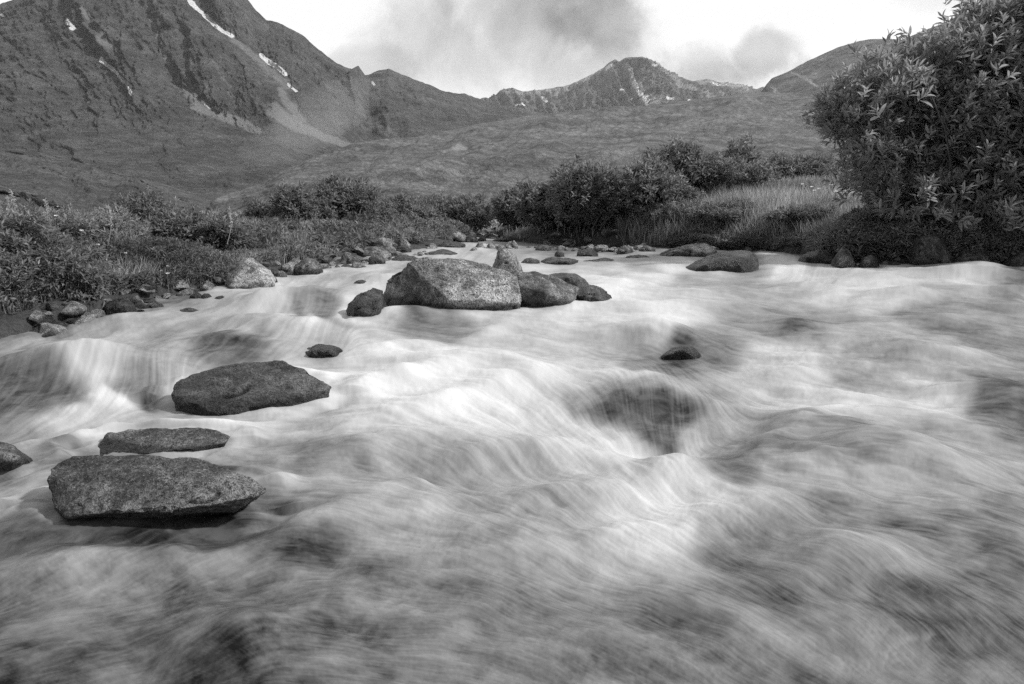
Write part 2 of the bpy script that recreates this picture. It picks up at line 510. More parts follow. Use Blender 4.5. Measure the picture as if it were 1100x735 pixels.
def build_water():
    # denser towards the viewer: rows follow equal steps of 1/distance, columns fan out with distance
    ys = []
    rows = np.concatenate([np.arange(980, 262, -1.0), np.arange(262, 243.6, -.45)])
    tab_y = np.exp(np.linspace(math.log(.75), math.log(33), 4000))
    tab_r = row_of(tab_y, zw(tab_y))
    tab_r = np.minimum.accumulate(tab_r)
    ys = np.interp(-rows, -tab_r, tab_y)
    cols = np.arange(-260, 1362, 1.35)
    ni, nj = len(rows), len(cols)
    PX, PY = np.meshgrid(cols, rows)
    Y = np.repeat(ys[:, None], nj, 1)
    # fan with parallel sides up close so that a step sideways still finds water
    X = (PX - 550) / F * (Y * CP - (zw(Y) - 1) * SP)
    pxf, pyf = PX.astype(np.float32), PY.astype(np.float32)
    # flow field
    fl = np.array(FLOW, float)
    ang = np.arctan2(fl[:, 3], fl[:, 2]) * 2
    c2, s2 = rbf(pxf, pyf, fl[:, :2], [np.cos(ang), np.sin(ang)], np.full(len(fl), 60.0))
    th = np.arctan2(s2, c2) / 2
    th = th + .10 * fbm(pxf / 160, pyf / 90, 0, 2, 21)
    dj = np.cos(th) / 1.35
    di = -np.sin(th)
    fine_rows = rows < 262
    di[fine_rows] *= 2.0
    # foam share
    fo = np.array(FOAM, float)
    dd = np.hypot(fo[:, None, 0] - fo[None, :, 0], (fo[:, None, 1] - fo[None, :, 1]) * 1.5)
    dd[dd == 0] = 1e9
    wd = np.clip(np.sort(dd, 1)[:, 0] * .55, 12, 46)
    wx_ = pxf + 26 * fbm(pxf / 60, pyf / 26, 0, 4, 91)
    wy_ = pyf + 11 * fbm(pxf / 60, pyf / 26, 5, 4, 92)
    foam, = rbf(wx_, wy_, fo[:, :2], [fo[:, 2]], wd)
    # streaks: noise smeared along the flow
    r = np.random.default_rng(3)
    w0 = r.standard_normal((ni, nj)).astype(np.float32)
    L1 = lic(w0, di, dj, 16, 1.0)
    L2 = lic(blur(r.standard_normal((ni, nj)).astype(np.float32), 1) * 3, di, dj, 18, 1.4)
    L3 = lic(blur(r.standard_normal((ni, nj)).astype(np.float32), 30), di, dj, 12, 3.0)
    L6 = lic(blur(r.standard_normal((ni, nj)).astype(np.float32), 4), di, dj, 7, 1.2)
    L7 = lic(fbm(pxf / 70, pyf / 26, 0, 3, 45).astype(np.float32), di, dj, 22, 4.0)
    L4 = fbm(pxf / 120, pyf / 34, 0, 3, 31)
    # where the water boils the streaks are short and broken
    boil = np.zeros_like(foam)
    for (a, b, rx, ry) in [(250, 680, 240, 110), (650, 740, 200, 60), (950, 740, 200, 40), (420, 640, 150, 90), (780, 505, 60, 30), (800, 595, 60, 30), (230, 590, 120, 50), (930, 385, 110, 30), (720, 500, 30, 25), (80, 640, 120, 40), (330, 500, 120, 30), (60, 350, 90, 20)]:
        boil = np.maximum(boil, np.exp(-((pxf - a) / rx) ** 2 - ((pyf - b) / ry) ** 2))
    L2 = L2 * (1 - .7 * boil) + L6 * .7 * boil
    L3 = L3 * (1 - .55 * boil)
    L1 = L1 * (1 - .5 * boil)
    L5 = lic((fbm(pxf / 22, pyf / 9, 0, 4, 41, .6)).astype(np.float32), di, dj, 14, 1.8)
    calm = .35 + .65 * sstep(245, 330, PY)
    mott = fbm(pxf / 16, pyf / 8, 0, 5, 95, .65)
    mott = mott + 1.1 * fbm(pxf / 12, pyf / 2.4, 0, 4, 96) * (1 - sstep(285, 350, PY))
    near = 1 - .45 * sstep(540, 680, PY)
    L2, L5, L3 = L2 * near, L5 * near, L3 * near
    # height
    Z = zw(Y)
    for (a, b, sx, sb, sf, h) in SWELL:
        cx, cy = wp(a, b)
        wob = .25 * sx * vn(X * 2.2, Y * .3, 0, int(a))
        dy = Y - cy + .25 * sx * vn(X * 1.7, 0, 0, int(b)) + wob * .5 + .35 * sx * ((X - cx) / sx) ** 2 * (sf < sb)
        sy = np.where(dy > 0, sb, sf)
        g = np.exp(-((X - cx) / sx) ** 2 - (dy / sy) ** 2)
        Z += h * g * (1 + .25 * vn(X * 3.1, Y * 2, 0, int(a + b)))
    k = (Y / 3.0) ** .85
    amp = np.clip(.35 + foam, .3, 1.1) * calm
    Z += amp * k * (.0003 * L2 + .0040 * L5 + .008 * L7 + (.004 + .004 * boil) * mott)
    Z += .020 * k * L4 * calm
    # water piles up against each rock and foams round it
    ring = np.zeros_like(foam)
    wake = np.zeros_like(foam)
    for (fx, fy, fw, fd) in FOOT:
        if fw < .09 or fy > 9.8:
            continue
        e = np.sqrt(((X - fx) / (fw + .04)) ** 2 + ((Y - fy) / (fd + .05)) ** 2)
        if fw < .16:
            continue
        if fy < 4.5:
            ring = np.maximum(ring, np.exp(-((e - 1.0) / .22) ** 2) * sstep(-1.0, .4, (Y - fy) / fd))
            wake = np.maximum(wake, np.exp(-((X - fx) / (fw * .9)) ** 2 - ((Y - fy + fd * 1.2) / (fd * .6)) ** 2))
            Z += .022 * (1 + vn(X * 9, Y * 9, 0, 97)) * np.exp(-((e - 1.05) / .2) ** 2) * np.sign(Y - fy + .2 * fd)
        else:
            ring = np.maximum(ring, np.exp(-((e - 1.05) / .25) ** 2) * .7)
    # standing waves: short crests lying across the current
    rw = np.random.default_rng(12)
    for q_ in range(260):
        a_, b_ = rw.uniform(-60, 1160), 290 + 440 * rw.random() ** 1.1
        if 560 < a_ < 800 and 400 < b_ < 520:
            continue
        ii = int(np.argmin(np.abs(rows - b_)))
        jj = int(np.argmin(np.abs(cols - a_)))
        cx_, cy_ = X[ii, jj], Y[ii, jj]
        if any(abs(cx_ - f_[0]) < f_[2] + .28 and abs(cy_ - f_[1]) < f_[3] + .38 for f_ in FOOT if f_[2] > .1) or (a_ < 240 and b_ < 470):
            continue
        sc_w = rw.uniform(.035, .12) * cy_ ** .5
        e_ = ((X - cx_) / (sc_w * rw.uniform(1.2, 2.6))) ** 2
        dyy = (Y - cy_ + (X - cx_) * rw.normal() * .5)
        sel = np.where(dyy > 0, sc_w * 1.3, sc_w * .7)
        Z += (.4 if b_ > 560 else 1) * rw.uniform(.14, .34) * sc_w * np.exp(-e_ - (dyy / sel) ** 2)
    n2 = fbm(X * 2.4, Y * 2.4, 0, 4, 51)
    Z += .018 * n2 * calm
    sd = river_sd(X, Y)
    edge = sstep(-.5, .05, sd)
    foam = foam ** 1.5 * (1 - .32 * sstep(560, 720, PY))
    foam = foam + .28 * ring * (.6 + .4 * L5.clip(-1, 1)) - .22 * wake
    foam2 = foam + (.014 * L2 + .055 * L5 + .08 * L4 + .095 * L7 + (.08 + .12 * boil) * mott) * (.45 + .8 * foam)
    foam2 = np.clip(foam2 * (1 - .25 * edge), 0.0, 1)
    fine = np.clip(.5 + .22 * L1 + .10 * L2, 0, 1)
    V = np.stack([X, Y, Z], -1).reshape(-1, 3)
    me = mesh('stream_water', V, [grid_faces(ni, nj)[:, ::-1]], {'foam': foam2, 'fine': fine})
    o = obj('water', me, water_mat())
    tag(o, kind='structure')
    print('water', len(V), 'foam mean', foam2.mean())
    WATER.update(X=X, Y=Y, Z=Z)




# ---------------------------------------------------------------- hills and mountains
def curve(pts, x):
    p = np.array(pts, float)
    return np.interp(x, p[:, 0], p[:, 1])


def smooth_curve(pts, x, w):
    return (curve(pts, x - w) + 2 * curve(pts, x) + curve(pts, x + w)) / 4


def seg_dist(px, py, line):
    best = np.full(px.shape, 1e9)
    tt = np.zeros(px.shape)
    n = len(line) - 1
    for i in range(n):
        ax, ay = line[i][:2]
        bx, by = line[i + 1][:2]
        dx, dy = bx - ax, by - ay
        t = np.clip(((px - ax) * dx + (py - ay) * dy) / (dx * dx + dy * dy), 0, 1)
        d = np.hypot(px - ax - t * dx, py - ay - t * dy)
        m = d < best
        best = np.where(m, d, best)
        tt = np.where(m, (i + t) / n, tt)
    return best, tt


def loft(name, x0, x1, nx, nt, top, mid, bot, Dt, Dm, Db, relief, mat, jag=0, gullies=(), snow=(), pale=(), seed=0, nback=24, back=.35, fmid=.45):
    """a slope between a crest line, a break of slope and a foot line, each with its own distance; its far side falls away behind"""
    px = np.linspace(x0, x1, nx)
    rt = curve(top, px) + jag * (fbm(px / 22, px * 0 + seed, 0, 5, seed, .62) + .35 * np.abs(fbm(px / 6, px * 0, 0, 3, seed + 4)))
    rm = curve(mid, px)
    rb = curve(bot, px)
    dt, dm, db = curve(Dt, px), curve(Dm, px), curve(Db, px)
    t = np.linspace(0, 1, nt)[:, None]
    f = fmid
    w = sstep(f - .22, f + .22, t)
    A = np.clip(t / f, 0, 1)
    B = np.clip((t - f) / (1 - f), 0, 1)
    R = np.where(t < f, rt + (rm - rt) * A, rm + (rb - rm) * B)
    D = np.where(t < f, dt + (dm - dt) * A, dm + (db - dm) * B)
    # soften the break of slope
    for _ in range(nt // 14):
        D[1:-1] = (D[:-2] + 2 * D[1:-1] + D[2:]) / 4
    PXX = np.repeat(px[None, :], nt, 0)
    P = at(PXX, R, D)
    dz = np.zeros_like(R)
    rel, zrel = relief(PXX, R, D, t)
    for (line, wpx, depth) in gullies:
        d, tt = seg_dist(PXX + 5 * fbm(PXX / 25, R / 12, 0, 3, seed + 9), R, line)
        rel = rel + .5 * depth * np.exp(-np.abs(d / (1.4 * wpx)) ** 1.5) * sstep(0, .12, tt)
    env = sstep(0, .06, t)
    P[..., 1] += rel * env
    P[..., 2] += zrel * env
    sn = np.zeros_like(R)
    for (line, wpx) in snow:
        d, tt = seg_dist(PXX + 1.6 * fbm(PXX / 9, R / 7, 0, 3, seed + 19), R, line)
        sn = np.maximum(sn, (1 - sstep(wpx * .6, wpx * 1.8, d)))
    pl = np.zeros_like(R)
    for (line, w0, w1, v) in pale:
        d, tt = seg_dist(PXX + 4 * fbm(PXX / 14, R / 9, 0, 4, seed + 29), R, line)
        ww = w0 + (w1 - w0) * tt
        pl = np.maximum(pl, 1.25 * v * (1 - sstep(ww * .4, ww * 1.5, d)))
    # far side
    tb = np.linspace(1, 0, nback, endpoint=False)[:, None]
    crest = P[0]
    bk = np.stack([crest[:, 0] + 0 * tb, crest[:, 1] + tb ** .9 * dt * back, crest[:, 2] - tb ** 1.2 * (crest[:, 2] + 5)], -1)
    bk[..., 2] += (1 - tb) * 0
    P = np.concatenate([bk, P], 0)
    z0 = np.zeros((nback, nx))
    n = P.shape[0]
    o = obj(name, mesh(name, P.reshape(-1, 3), [grid_faces(n, nx)[:, ::-1]], {'snow': np.concatenate([z0, sn]), 'pale': np.concatenate([z0, pl])}), mat)
    tag(o, kind='structure')
    return o


M_MOUNT = hill_mat('mountain_heath', .055, .125, .022 / S, .9, .24, 6.0, .35)
M_PEAK = hill_mat('peak_rock', .07, .18, .012 / S, .8, .40, 9.0, .35)
M_MOOR = hill_mat('moor', .05, .155, .045 / S, 1.0, .26, .7, .6)
M_HILL = hill_mat('heath_hill', .065, .18, .03 / S, .9, .3, 2.0, .35)


def rel_m1(px, r, D, t):
    up = 1 - sstep(118, 160, r)
    warp = .7 * fbm(px / 70, r / 60, 0, 3, 5)
    gul = fbm((px - .55 * r) / 34 + warp, r / 160, 0, 6, 8, .5, True)
    rough = fbm(px / 24, r / 18, 0, 7, 12, .68, True)
    strata = fbm(px / 90, (r + .25 * px) / 5, 0, 3, 15)
    big = fbm(px / 110 + 3, r / 90, 0, 3, 17)
    y = -up * (10 * gul + 9 * rough + 6 * strata) - 22 * big * up - (1 - up) * (10 * fbm((px + .9 * r) / 50, (r - .35 * px) / 18, 0, 4, 19) + 3 * fbm(px / 9, r / 6, 0, 4, 21))
    z = (1 - up) * 1.6 * fbm(px / 40, (r - .3 * px) / 12, 0, 4, 23) + up * 1.2 * rough * .6
    return y, z


loft('mountain', -330, 640, 900, 330,
     [(-330, 60), (-100, 24), (0, 5), (14, 0), (30, -8), (80, -22), (150, -30), (235, -22), (258, -8), (266, 0), (275, 12), (286, 22), (298, 24), (312, 30), (325, 38),
      (338, 50), (352, 61), (362, 68), (378, 74), (385, 70), (388, 74), (392, 80), (398, 79), (408, 74), (418, 74), (430, 79), (445, 86), (460, 91), (475, 97),
      (500, 101), (515, 106), (530, 110), (560, 116), (640, 134)],
     [(-330, 150), (0, 120), (100, 118), (200, 130), (300, 150), (380, 160), (440, 140), (560, 138), (640, 145)],
     [(-330, 260), (0, 256), (300, 254), (420, 235), (640, 200)],
     [(-330, 820), (380, 880), (400, 1000), (640, 1100)], [(-330, 520), (300, 560), (400, 720), (640, 900)], [(-330, 170), (300, 180), (640, 520)],
     rel_m1, M_MOUNT, jag=2.2,
     gullies=[([(150, -10), (165, 50), (185, 90), (215, 118)], 9, 34), ([(205, -20), (228, 26), (270, 55), (305, 85), (318, 120)], 8, 34),
              ([(40, 10), (60, 60), (80, 100)], 8, 22), ([(325, 45), (350, 90), (390, 120)], 10, 26), ([(190, 10), (195, 60), (200, 90)], 6, 18), ([(420, 90), (440, 118), (470, 130)], 7, 22),
              ([(265, 20), (275, 60), (290, 85)], 6, 16)],
     snow=[([(99, 60), (106, 68), (118, 77), (128, 87), (141, 101)], 2.0), ([(78, 25), (82, 33)], 1.6), ([(206, 3), (218, 16), (228, 26), (244, 36)], 1.5), ([(275, 56), (284, 64), (296, 71), (305, 79)], 2.0),
           ([(305, 88), (315, 97)], 1.0), ([(185, 84), (187, 86)], 1.0), ([(8, 19), (10, 20)], 1.0), ([(210, 109), (212, 111)], .8), ([(403, 92), (405, 94)], .9)],
     pale=[([(160, 20), (170, 60), (186, 90), (205, 112)], 2, 6, .7), ([(205, 112), (240, 125), (275, 140)], 7, 4, 1.0), ([(300, 122), (320, 136), (380, 158)], 9, 3, .9), ([(100, 15), (115, 48)], 3, 5, .6),
           ([(206, 3), (250, 42), (305, 90)], 2, 5, .55), ([(300, 95), (325, 130)], 3, 6, .6), ([(225, 60), (250, 110)], 2, 3, .35), ([(375, 100), (400, 135), (430, 150)], 3, 8, .35)],
     seed=1, fmid=.52)


def rel_m2(px, r, D, t):
    gul = fbm((px + .5 * (r - 60) * np.sign(px - 685)) / 16, r / 90, 0, 5, 38, .6, True)
    rough = fbm(px / 9, r / 6, 0, 6, 42, .62, True)
    return -(60 * gul + 24 * rough + 35 * fbm(px / 50, r / 40, 0, 3, 43)), 5 * rough


loft('mountain', 440, 960, 560, 150,
     [(440, 124), (500, 114), (524, 107), (535, 101), (545, 97), (552, 95), (560, 98), (575, 97), (590, 95), (605, 92), (620, 87), (635, 80), (648, 73), (655, 67), (661, 64),
      (665, 67), (671, 63), (680, 62), (690, 61.5), (700, 64), (706, 69), (716, 75), (730, 83), (745, 87), (758, 84), (780, 89), (800, 93), (812, 96), (830, 101), (960, 110)],
     [(440, 128), (640, 112), (720, 110), (820, 108), (960, 118)], [(440, 160), (960, 165)],
     [(440, 2100), (640, 2200), (690, 1950), (960, 2400)], [(440, 1850), (690, 1650), (960, 2000)], [(440, 1300), (960, 1300)],
     rel_m2, M_PEAK, jag=1.8,
     gullies=[([(690, 66), (684, 85), (690, 105)], 5, 60), ([(665, 68), (640, 90), (600, 108)], 5, 50), ([(720, 80), (735, 96), (750, 108)], 6, 50)],
     snow=[([(680, 92), (686, 100), (692, 106)], 1.9), ([(672, 101), (678, 107)], 1.4), ([(712, 110), (717, 111)], 1.5), ([(584, 106), (586, 110)], 1.4), ([(554, 115), (563, 117)], 1.0), ([(650, 76), (654, 74)], 1.0),
           ([(663, 101), (667, 100)], 1.0), ([(700, 73), (707, 74)], .9), ([(738, 110), (740, 110)], 1.2), ([(765, 90), (775, 96)], .7), ([(693, 112), (695, 113)], 1.4)],
     pale=[([(676, 75), (682, 90), (694, 112)], 3, 9, .8), ([(540, 103), (600, 98), (655, 74)], 3, 4, .5), ([(700, 70), (730, 90), (770, 105)], 3, 5, .5), ([(750, 88), (800, 98)], 3, 3, .6)],
     seed=3, fmid=.6)


def rel_m3(px, r, D, t):
    return -(18 * fbm((px + 1.6 * r) / 60, (r - .3 * px) / 30, 0, 5, 61) + 10 * fbm((px + 2 * r) / 26, r / 30, 0, 4, 62, .55, True) + 2 * fbm(px / 9, r / 7, 0, 4, 63)), fbm(px / 20, r / 9, 0, 4, 64)


loft('hill', 760, 1500, 560, 160,
     [(760, 125), (800, 107), (818, 99), (824, 92), (829, 84), (836, 81), (848, 76), (870, 64), (900, 51), (925, 43.5), (935, 42), (955, 42), (970, 42), (985, 36), (1010, 26), (1040, 12), (1060, 0), (1100, -25), (1500, -90)],
     [(760, 140), (900, 95), (1500, 30)], [(760, 230), (1500, 230)],
     [(760, 760), (900, 820), (1500, 700)], [(760, 560), (1500, 500)], [(760, 150), (1500, 130)],
     rel_m3, M_HILL, jag=1.0, pale=[([(850, 78), (880, 92)], 1, 2, .7), ([(825, 84), (830, 100)], 3, 5, .5)], seed=5)


def rel_l2(px, r, D, t):
    k = D / 200
    y = -k * (16 * fbm((px + 1.5 * r) / 130, (r + .22 * px) / 34, 0, 3, 71) + 4 * fbm((px + 3 * r) / 60, (r + .15 * px) / 9, 0, 5, 72, .6))
    z = k * (1.6 * fbm(px / 30 + r / 30, (r + .2 * px) / 11, 0, 5, 73, .6) + .35 * fbm(px / 8, r / 5, 0, 5, 74, .65)) * sstep(.0, .1, t)
    return y, z


loft('hill', 190, 1500, 1150, 260,
     [(190, 262), (225, 224), (236, 215), (262, 204), (290, 192), (320, 178), (350, 166), (385, 157), (420, 152), (450, 148), (480, 141), (510, 134), (540, 129), (570, 124), (600, 121), (630, 119), (660, 116), (700, 113), (730, 109),
      (760, 105), (800, 100), (830, 99), (880, 100), (1000, 90), (1500, 60)],
     [(190, 264), (300, 205), (420, 180), (600, 165), (800, 160), (1500, 150)], [(190, 268), (1500, 262)],
     [(190, 45), (236, 150), (350, 300), (540, 520), (800, 560), (1500, 500)], [(190, 35), (300, 90), (600, 200), (1500, 160)], [(190, 24), (1500, 24)],
     rel_l2, M_MOOR, jag=1.0, pale=[([(550, 150), (700, 135), (850, 128)], 4, 6, .25), ([(480, 165), (500, 160)], 2, 2, .5)], seed=7, fmid=.5)


def rel_l1(px, r, D, t):
    k = D / 100
    y = -k * (5 * fbm((px - 1.5 * r) / 100, (r - .3 * px) / 24, 0, 3, 81) + 1.2 * fbm((px) / 30, (r - .25 * px) / 6, 0, 5, 82, .6))
    z = k * (.8 * fbm(px / 40, (r - .28 * px) / 11, 0, 5, 83, .6) + .5 * fbm(px / 8, r / 5, 0, 5, 84, .65)) * sstep(.0, .1, t)
    return y, z


M_SPUR = hill_mat('dark_spur_heath', .045, .12, .06 / S, .9, .2, 1.2, .4)
loft('hill', -420, 320, 640, 160,
     [(-420, 130), (-100, 152), (0, 160), (40, 163), (80, 174), (110, 182), (150, 190), (180, 199), (200, 207), (225, 219), (250, 230), (275, 242), (300, 254), (320, 264)],
     [(-420, 190), (0, 200), (150, 215), (250, 240), (320, 266)], [(-420, 270), (320, 270)],
     [(-420, 190), (0, 190), (200, 150), (320, 60)], [(-420, 90), (0, 90), (200, 80), (320, 40)], [(-420, 22), (320, 22)],
     rel_l1, M_SPUR, jag=1.6, seed=9)


# ---------------------------------------------------------------- rocks
_ICO = {}


def ico(n):
    if n not in _ICO:
        bm = bmesh.new()
        bmesh.ops.create_icosphere(bm, subdivisions=n, radius=1)
        bm.verts.ensure_lookup_table()
        V = np.array([v.co[:] for v in bm.verts])
        Fc = np.array([[v.index for v in f.verts] for f in bm.faces], np.int32)
        bm.free()
        _ICO[n] = (V / np.linalg.norm(V, axis=1)[:, None], Fc)
    return _ICO[n]


FOOT = []          # where each rock stands in the stream: centre and half sizes


def hewn(pts, edge, seed, mat, name, label, cat, group=None, rough=1.0, smooth=2, crack=1.0, wetband=.08, flat=.5):
    """a broken block of rock: the hull of its corner points, cut fine, edges worn, skin roughened and cracked"""
    pts = np.asarray(pts, float)
    org = np.array([(pts[:, 0].min() + pts[:, 0].max()) / 2, (pts[:, 1].min() + pts[:, 1].max()) / 2, 0])
    org[2] = float(zw(org[1]))
    size = (np.ptp(pts[:, 0]) + np.ptp(pts[:, 1])) / 2
    bm = bmesh.new()
    for p in pts - org:
        bm.verts.new(p)
    res = bmesh.ops.convex_hull(bm, input=bm.verts[:])
    for v in [v for v in bm.verts if not v.link_faces]:
        bm.verts.remove(v)
    for _ in range(14):
        lim = edge * 1.5
        es = [e for e in bm.edges if e.calc_length() > lim]
        if not es:
            break
        bmesh.ops.subdivide_edges(bm, edges=es, cuts=1, use_grid_fill=False)
        bmesh.ops.triangulate(bm, faces=[f for f in bm.faces if len(f.verts) > 3], quad_method='SHORT_EDGE')
    for _ in range(smooth):
        bmesh.ops.smooth_vert(bm, verts=bm.verts[:], factor=.5, use_axis_x=True, use_axis_y=True, use_axis_z=True)
    bmesh.ops.recalc_face_normals(bm, faces=bm.faces[:])
    bm.normal_update()
    bm.verts.ensure_lookup_table()
    P = np.array([v.co[:] for v in bm.verts])
    Nn = np.array([v.normal[:] for v in bm.verts])
    Fc = np.array([[v.index for v in f.verts] for f in bm.faces], np.int32)
    bm.free()
    q = P / size
    x, y, z = q[:, 0] + seed * 1.7, q[:, 1], q[:, 2]
    disp = .028 * fbm(x * 2.0, y * 2.0, z * 2.6, 4, seed + 1)
    # chips and small ledges: a stepped noise
    st_ = fbm(x * 3.6, y * 3.6, z * 5.5, 3, seed + 5) * 3
    disp += .020 * (np.floor(st_) + sstep(.35, .65, st_ - np.floor(st_))) * .6
    disp -= .030 * np.clip(np.abs(fbm(x * 6, y * 6, z * 8, 4, seed + 6, .6)) - .05, 0, .4)
    disp += .016 * fbm(x * 14, y * 16, z * 16, 4, seed + 2, .62)
    c1 = np.abs(fbm(x * 1.6 + .4 * y, y * 1.6, z * 3.2, 3, seed + 3))
    cm = np.exp(-(c1 / .026) ** 2) * sstep(.25 - .4 * crack, .5 - .4 * crack, vn(x * 2.5, y * 2.5, z * 2.5, seed + 7))
    disp -= min(crack, 1.3) * .035 * np.exp(-(c1 / .03) ** 2) * sstep(.25 - .4 * crack, .5 - .4 * crack, vn(x * 2.5, y * 2.5, z * 2.5, seed + 7))
    c2 = np.abs(fbm(x * 3.5, y * 3.5 + .6 * z, z * 3.5, 3, seed + 8))
    cm = np.maximum(cm, .7 * np.exp(-(c2 / .018) ** 2) * sstep(.0, .3, vn(x * 4, y * 4, z * 4, seed + 9))) * min(1, crack)
    disp -= crack * .014 * np.exp(-(c2 / .02) ** 2) * sstep(.0, .3, vn(x * 4, y * 4, z * 4, seed + 9))
    P = P + Nn * (disp * size * rough)[:, None]
    wl = zw(P[:, 1] + org[1])
    wet = 1 - sstep(0.0, wetband * 2, P[:, 2] + org[2] - wl + .5 * wetband * vn(x * 5, y * 5, z * 5, seed))
    o = obj(name, mesh(name, P, [Fc], {'wet': wet, 'crack': cm}), mat or M_ROCK, None, org)
    tag(o, label, cat, group)
    FOOT.append((org[0], org[1], np.ptp(pts[:, 0]) / 2, np.ptp(pts[:, 1]) / 2))
    return o


def pt(px, py, Y, dz=0.0):
    p = at(px, py, Y)
    return (p[0], p[1], p[2] + dz)


def boulder(outline, Y=None, depth=.3, seed=0, mat=None, label=None, name='boulder', cat='boulder', group=None, edge=.02, front=None, sink=.25, top=.35, **kw):
    """a block whose outline is known: corner points on the outline, a smaller broken front face, a back and a foot under water"""
    r = np.random.default_rng(seed + 40)
    cxp = (min(p[0] for p in outline) + max(p[0] for p in outline)) / 2
    base = max(p[1] for p in outline)
    topr = min(p[1] for p in outline)
    if Y is None:
        Y = wy(cxp, base) + depth * .35
    w = (max(p[0] for p in outline) - min(p[0] for p in outline)) / F * Y
    P = [pt(a, b, Y + depth * .5 * (base - b) / max(base - topr, 1) * top * 2 + r.uniform(-.1, .1) * depth) for a, b in outline]
    cyp = base - (base - topr) * .4
    if front is None:
        for a, b in outline:
            k = r.uniform(.45, .8)
            P.append(pt(cxp + (a - cxp) * k, cyp + (b - cyp) * (k * .8) + (base - cyp) * .25, Y - depth * r.uniform(.5, .9)))
    else:
        P += [pt(a, b, Y + d) for a, b, d in front]
    for a, b in outline:
        p = pt(cxp + (a - cxp) * .7, cyp + (b - cyp) * .6, Y + depth * r.uniform(.8, 1.1))
        P.append((p[0], p[1], min(p[2], P[0][2] + .75 * (max(q[2] for q in P) - P[0][2]))))
    zb = float(zw(Y))
    for sx in (-.42, 0, .42):
        for sy in (-.45, .8):
            xx = float(ray(cxp, base)[0]) * Y + sx * w
            P.append((xx, Y + sy * depth, zb - sink * max(w, .15)))
    return hewn(P, edge, seed, mat, name, label, cat, group, **kw)


M_MAIN = rock_mat('main_boulder_granite', .22, .42, .6, .20)
M_SLAB = rock_mat('speckled_slab', .075, .18, .8, .25)
# main boulder group in mid stream
YM = 5.75
hewn([pt(455, 275, YM + .25), pt(437, 281, YM + .22), pt(500, 279, YM + .35), pt(545, 290, YM + .35), pt(556, 297, YM + .22), pt(414, 302, YM + .50), pt(411, 322, YM + .42), pt(560, 330, YM + .10),
      pt(481, 322, YM - .12), pt(520, 322, YM - .12), pt(556, 328, YM + .02), pt(508, 298, YM + .06), pt(470, 338, YM - .08), pt(415, 341, YM + .34), pt(442, 341, YM + .10), pt(436, 296, YM + .22),
      pt(425, 370, YM + .4), pt(470, 372, YM + .08), pt(555, 372, YM + .15), pt(420, 350, YM + .7), pt(555, 350, YM + .7), pt(455, 292, YM + .6), pt(540, 300, YM + .65)],
     .018, 11, M_MAIN, 'boulder', 'large pale-topped boulder with a dark left face, biggest rock standing in mid stream', 'boulder', rough=.62, crack=1.1, smooth=1, wetband=.11)
boulder([(370, 341), (374, 326), (386, 314), (400, 309), (412, 312), (418, 341)], None, .25, 12, M_ROCK_DARK, 'small dark wet rock tucked against the left side of the big mid-stream boulder', wetband=.14)
boulder([(524, 303), (529, 282), (536, 269), (545, 266), (553, 272), (560, 285), (568, 303)], 6.6, .22, 13, M_ROCK_PALE, 'pointed pale rock rising behind the right end of the big mid-stream boulder')
hewn([pt(556, 293, 6.15), pt(575, 291, 6.2), pt(600, 299, 6.2), pt(622, 309, 6.15), pt(552, 328, 5.95), pt(612, 322, 5.95), pt(556, 305, 5.9), pt(595, 317, 5.85), pt(556, 350, 6.0), pt(615, 350, 6.0), pt(560, 330, 6.6), pt(610, 330, 6.6)],
     .02, 14, M_ROCK, 'boulder', 'smooth sloping slab right of the big mid-stream boulder, thin trickle down its face', 'boulder', rough=.6, crack=.5)
boulder([(591, 328), (598, 316), (610, 308), (628, 305), (643, 308), (655, 318), (661, 327)], None, .26, 15, M_ROCK_DARK, 'low rough rock with glinting wet edges at the right end of the mid-stream group', rough=1.3)
boulder([(582, 303), (588, 295), (605, 292), (622, 294), (634, 303)], 6.9, .2, 16, M_ROCK_DARK, 'flat dark rock awash behind the sloping slab', edge=.03)
# foreground slabs: wide top faces tilted to the viewer, dark undercut fronts
YA = 2.03
hewn([pt(54, 503, YA + .2), pt(70, 494, YA + .26), pt(108, 490, YA + .3), pt(140, 488, YA + .32), pt(204, 492, YA + .31), pt(247, 502, YA + .27), pt(272, 514, YA + .2), pt(290, 526, YA + .12),
      pt(273, 534, YA + .04), pt(221, 543, YA), pt(186, 548, YA - .02), pt(150, 549, YA - .02), pt(100, 553, YA - .02), pt(68, 556, YA), pt(55, 546, YA + .03), pt(51, 514, YA + .13),
      pt(160, 503, YA + .19), pt(105, 508, YA + .16), pt(248, 518, YA + .11), pt(210, 512, YA + .15),
      pt(95, 580, YA + .26), pt(230, 570, YA + .28), pt(160, 575, YA + .26), pt(90, 560, YA + .45), pt(250, 560, YA + .42)],
     .009, 71, M_SLAB, 'boulder', 'large flat speckled slab overhanging dark water in the lower left, nearest rock', 'boulder', rough=.75, crack=.75, smooth=1, wetband=.04)
YB2 = 2.80
hewn([pt(112, 472, YB2 + .08), pt(116, 465, YB2 + .14), pt(135, 461, YB2 + .18), pt(170, 461, YB2 + .2), pt(205, 463, YB2 + .2), pt(235, 461, YB2 + .18), pt(250, 467, YB2 + .12), pt(244, 475, YB2 + .06), pt(205, 482, YB2),
      pt(145, 489, YB2), pt(105, 492, YB2), pt(100, 486, YB2 + .05), pt(110, 510, YB2 + .08), pt(235, 500, YB2 + .1), pt(120, 500, YB2 + .3), pt(235, 490, YB2 + .3)],
     .011, 22, M_SLAB, 'boulder', 'flat cracked rock just behind the large lower-left slab', 'boulder', rough=.6, crack=1.15, smooth=1, wetband=.02)
YC = 3.32
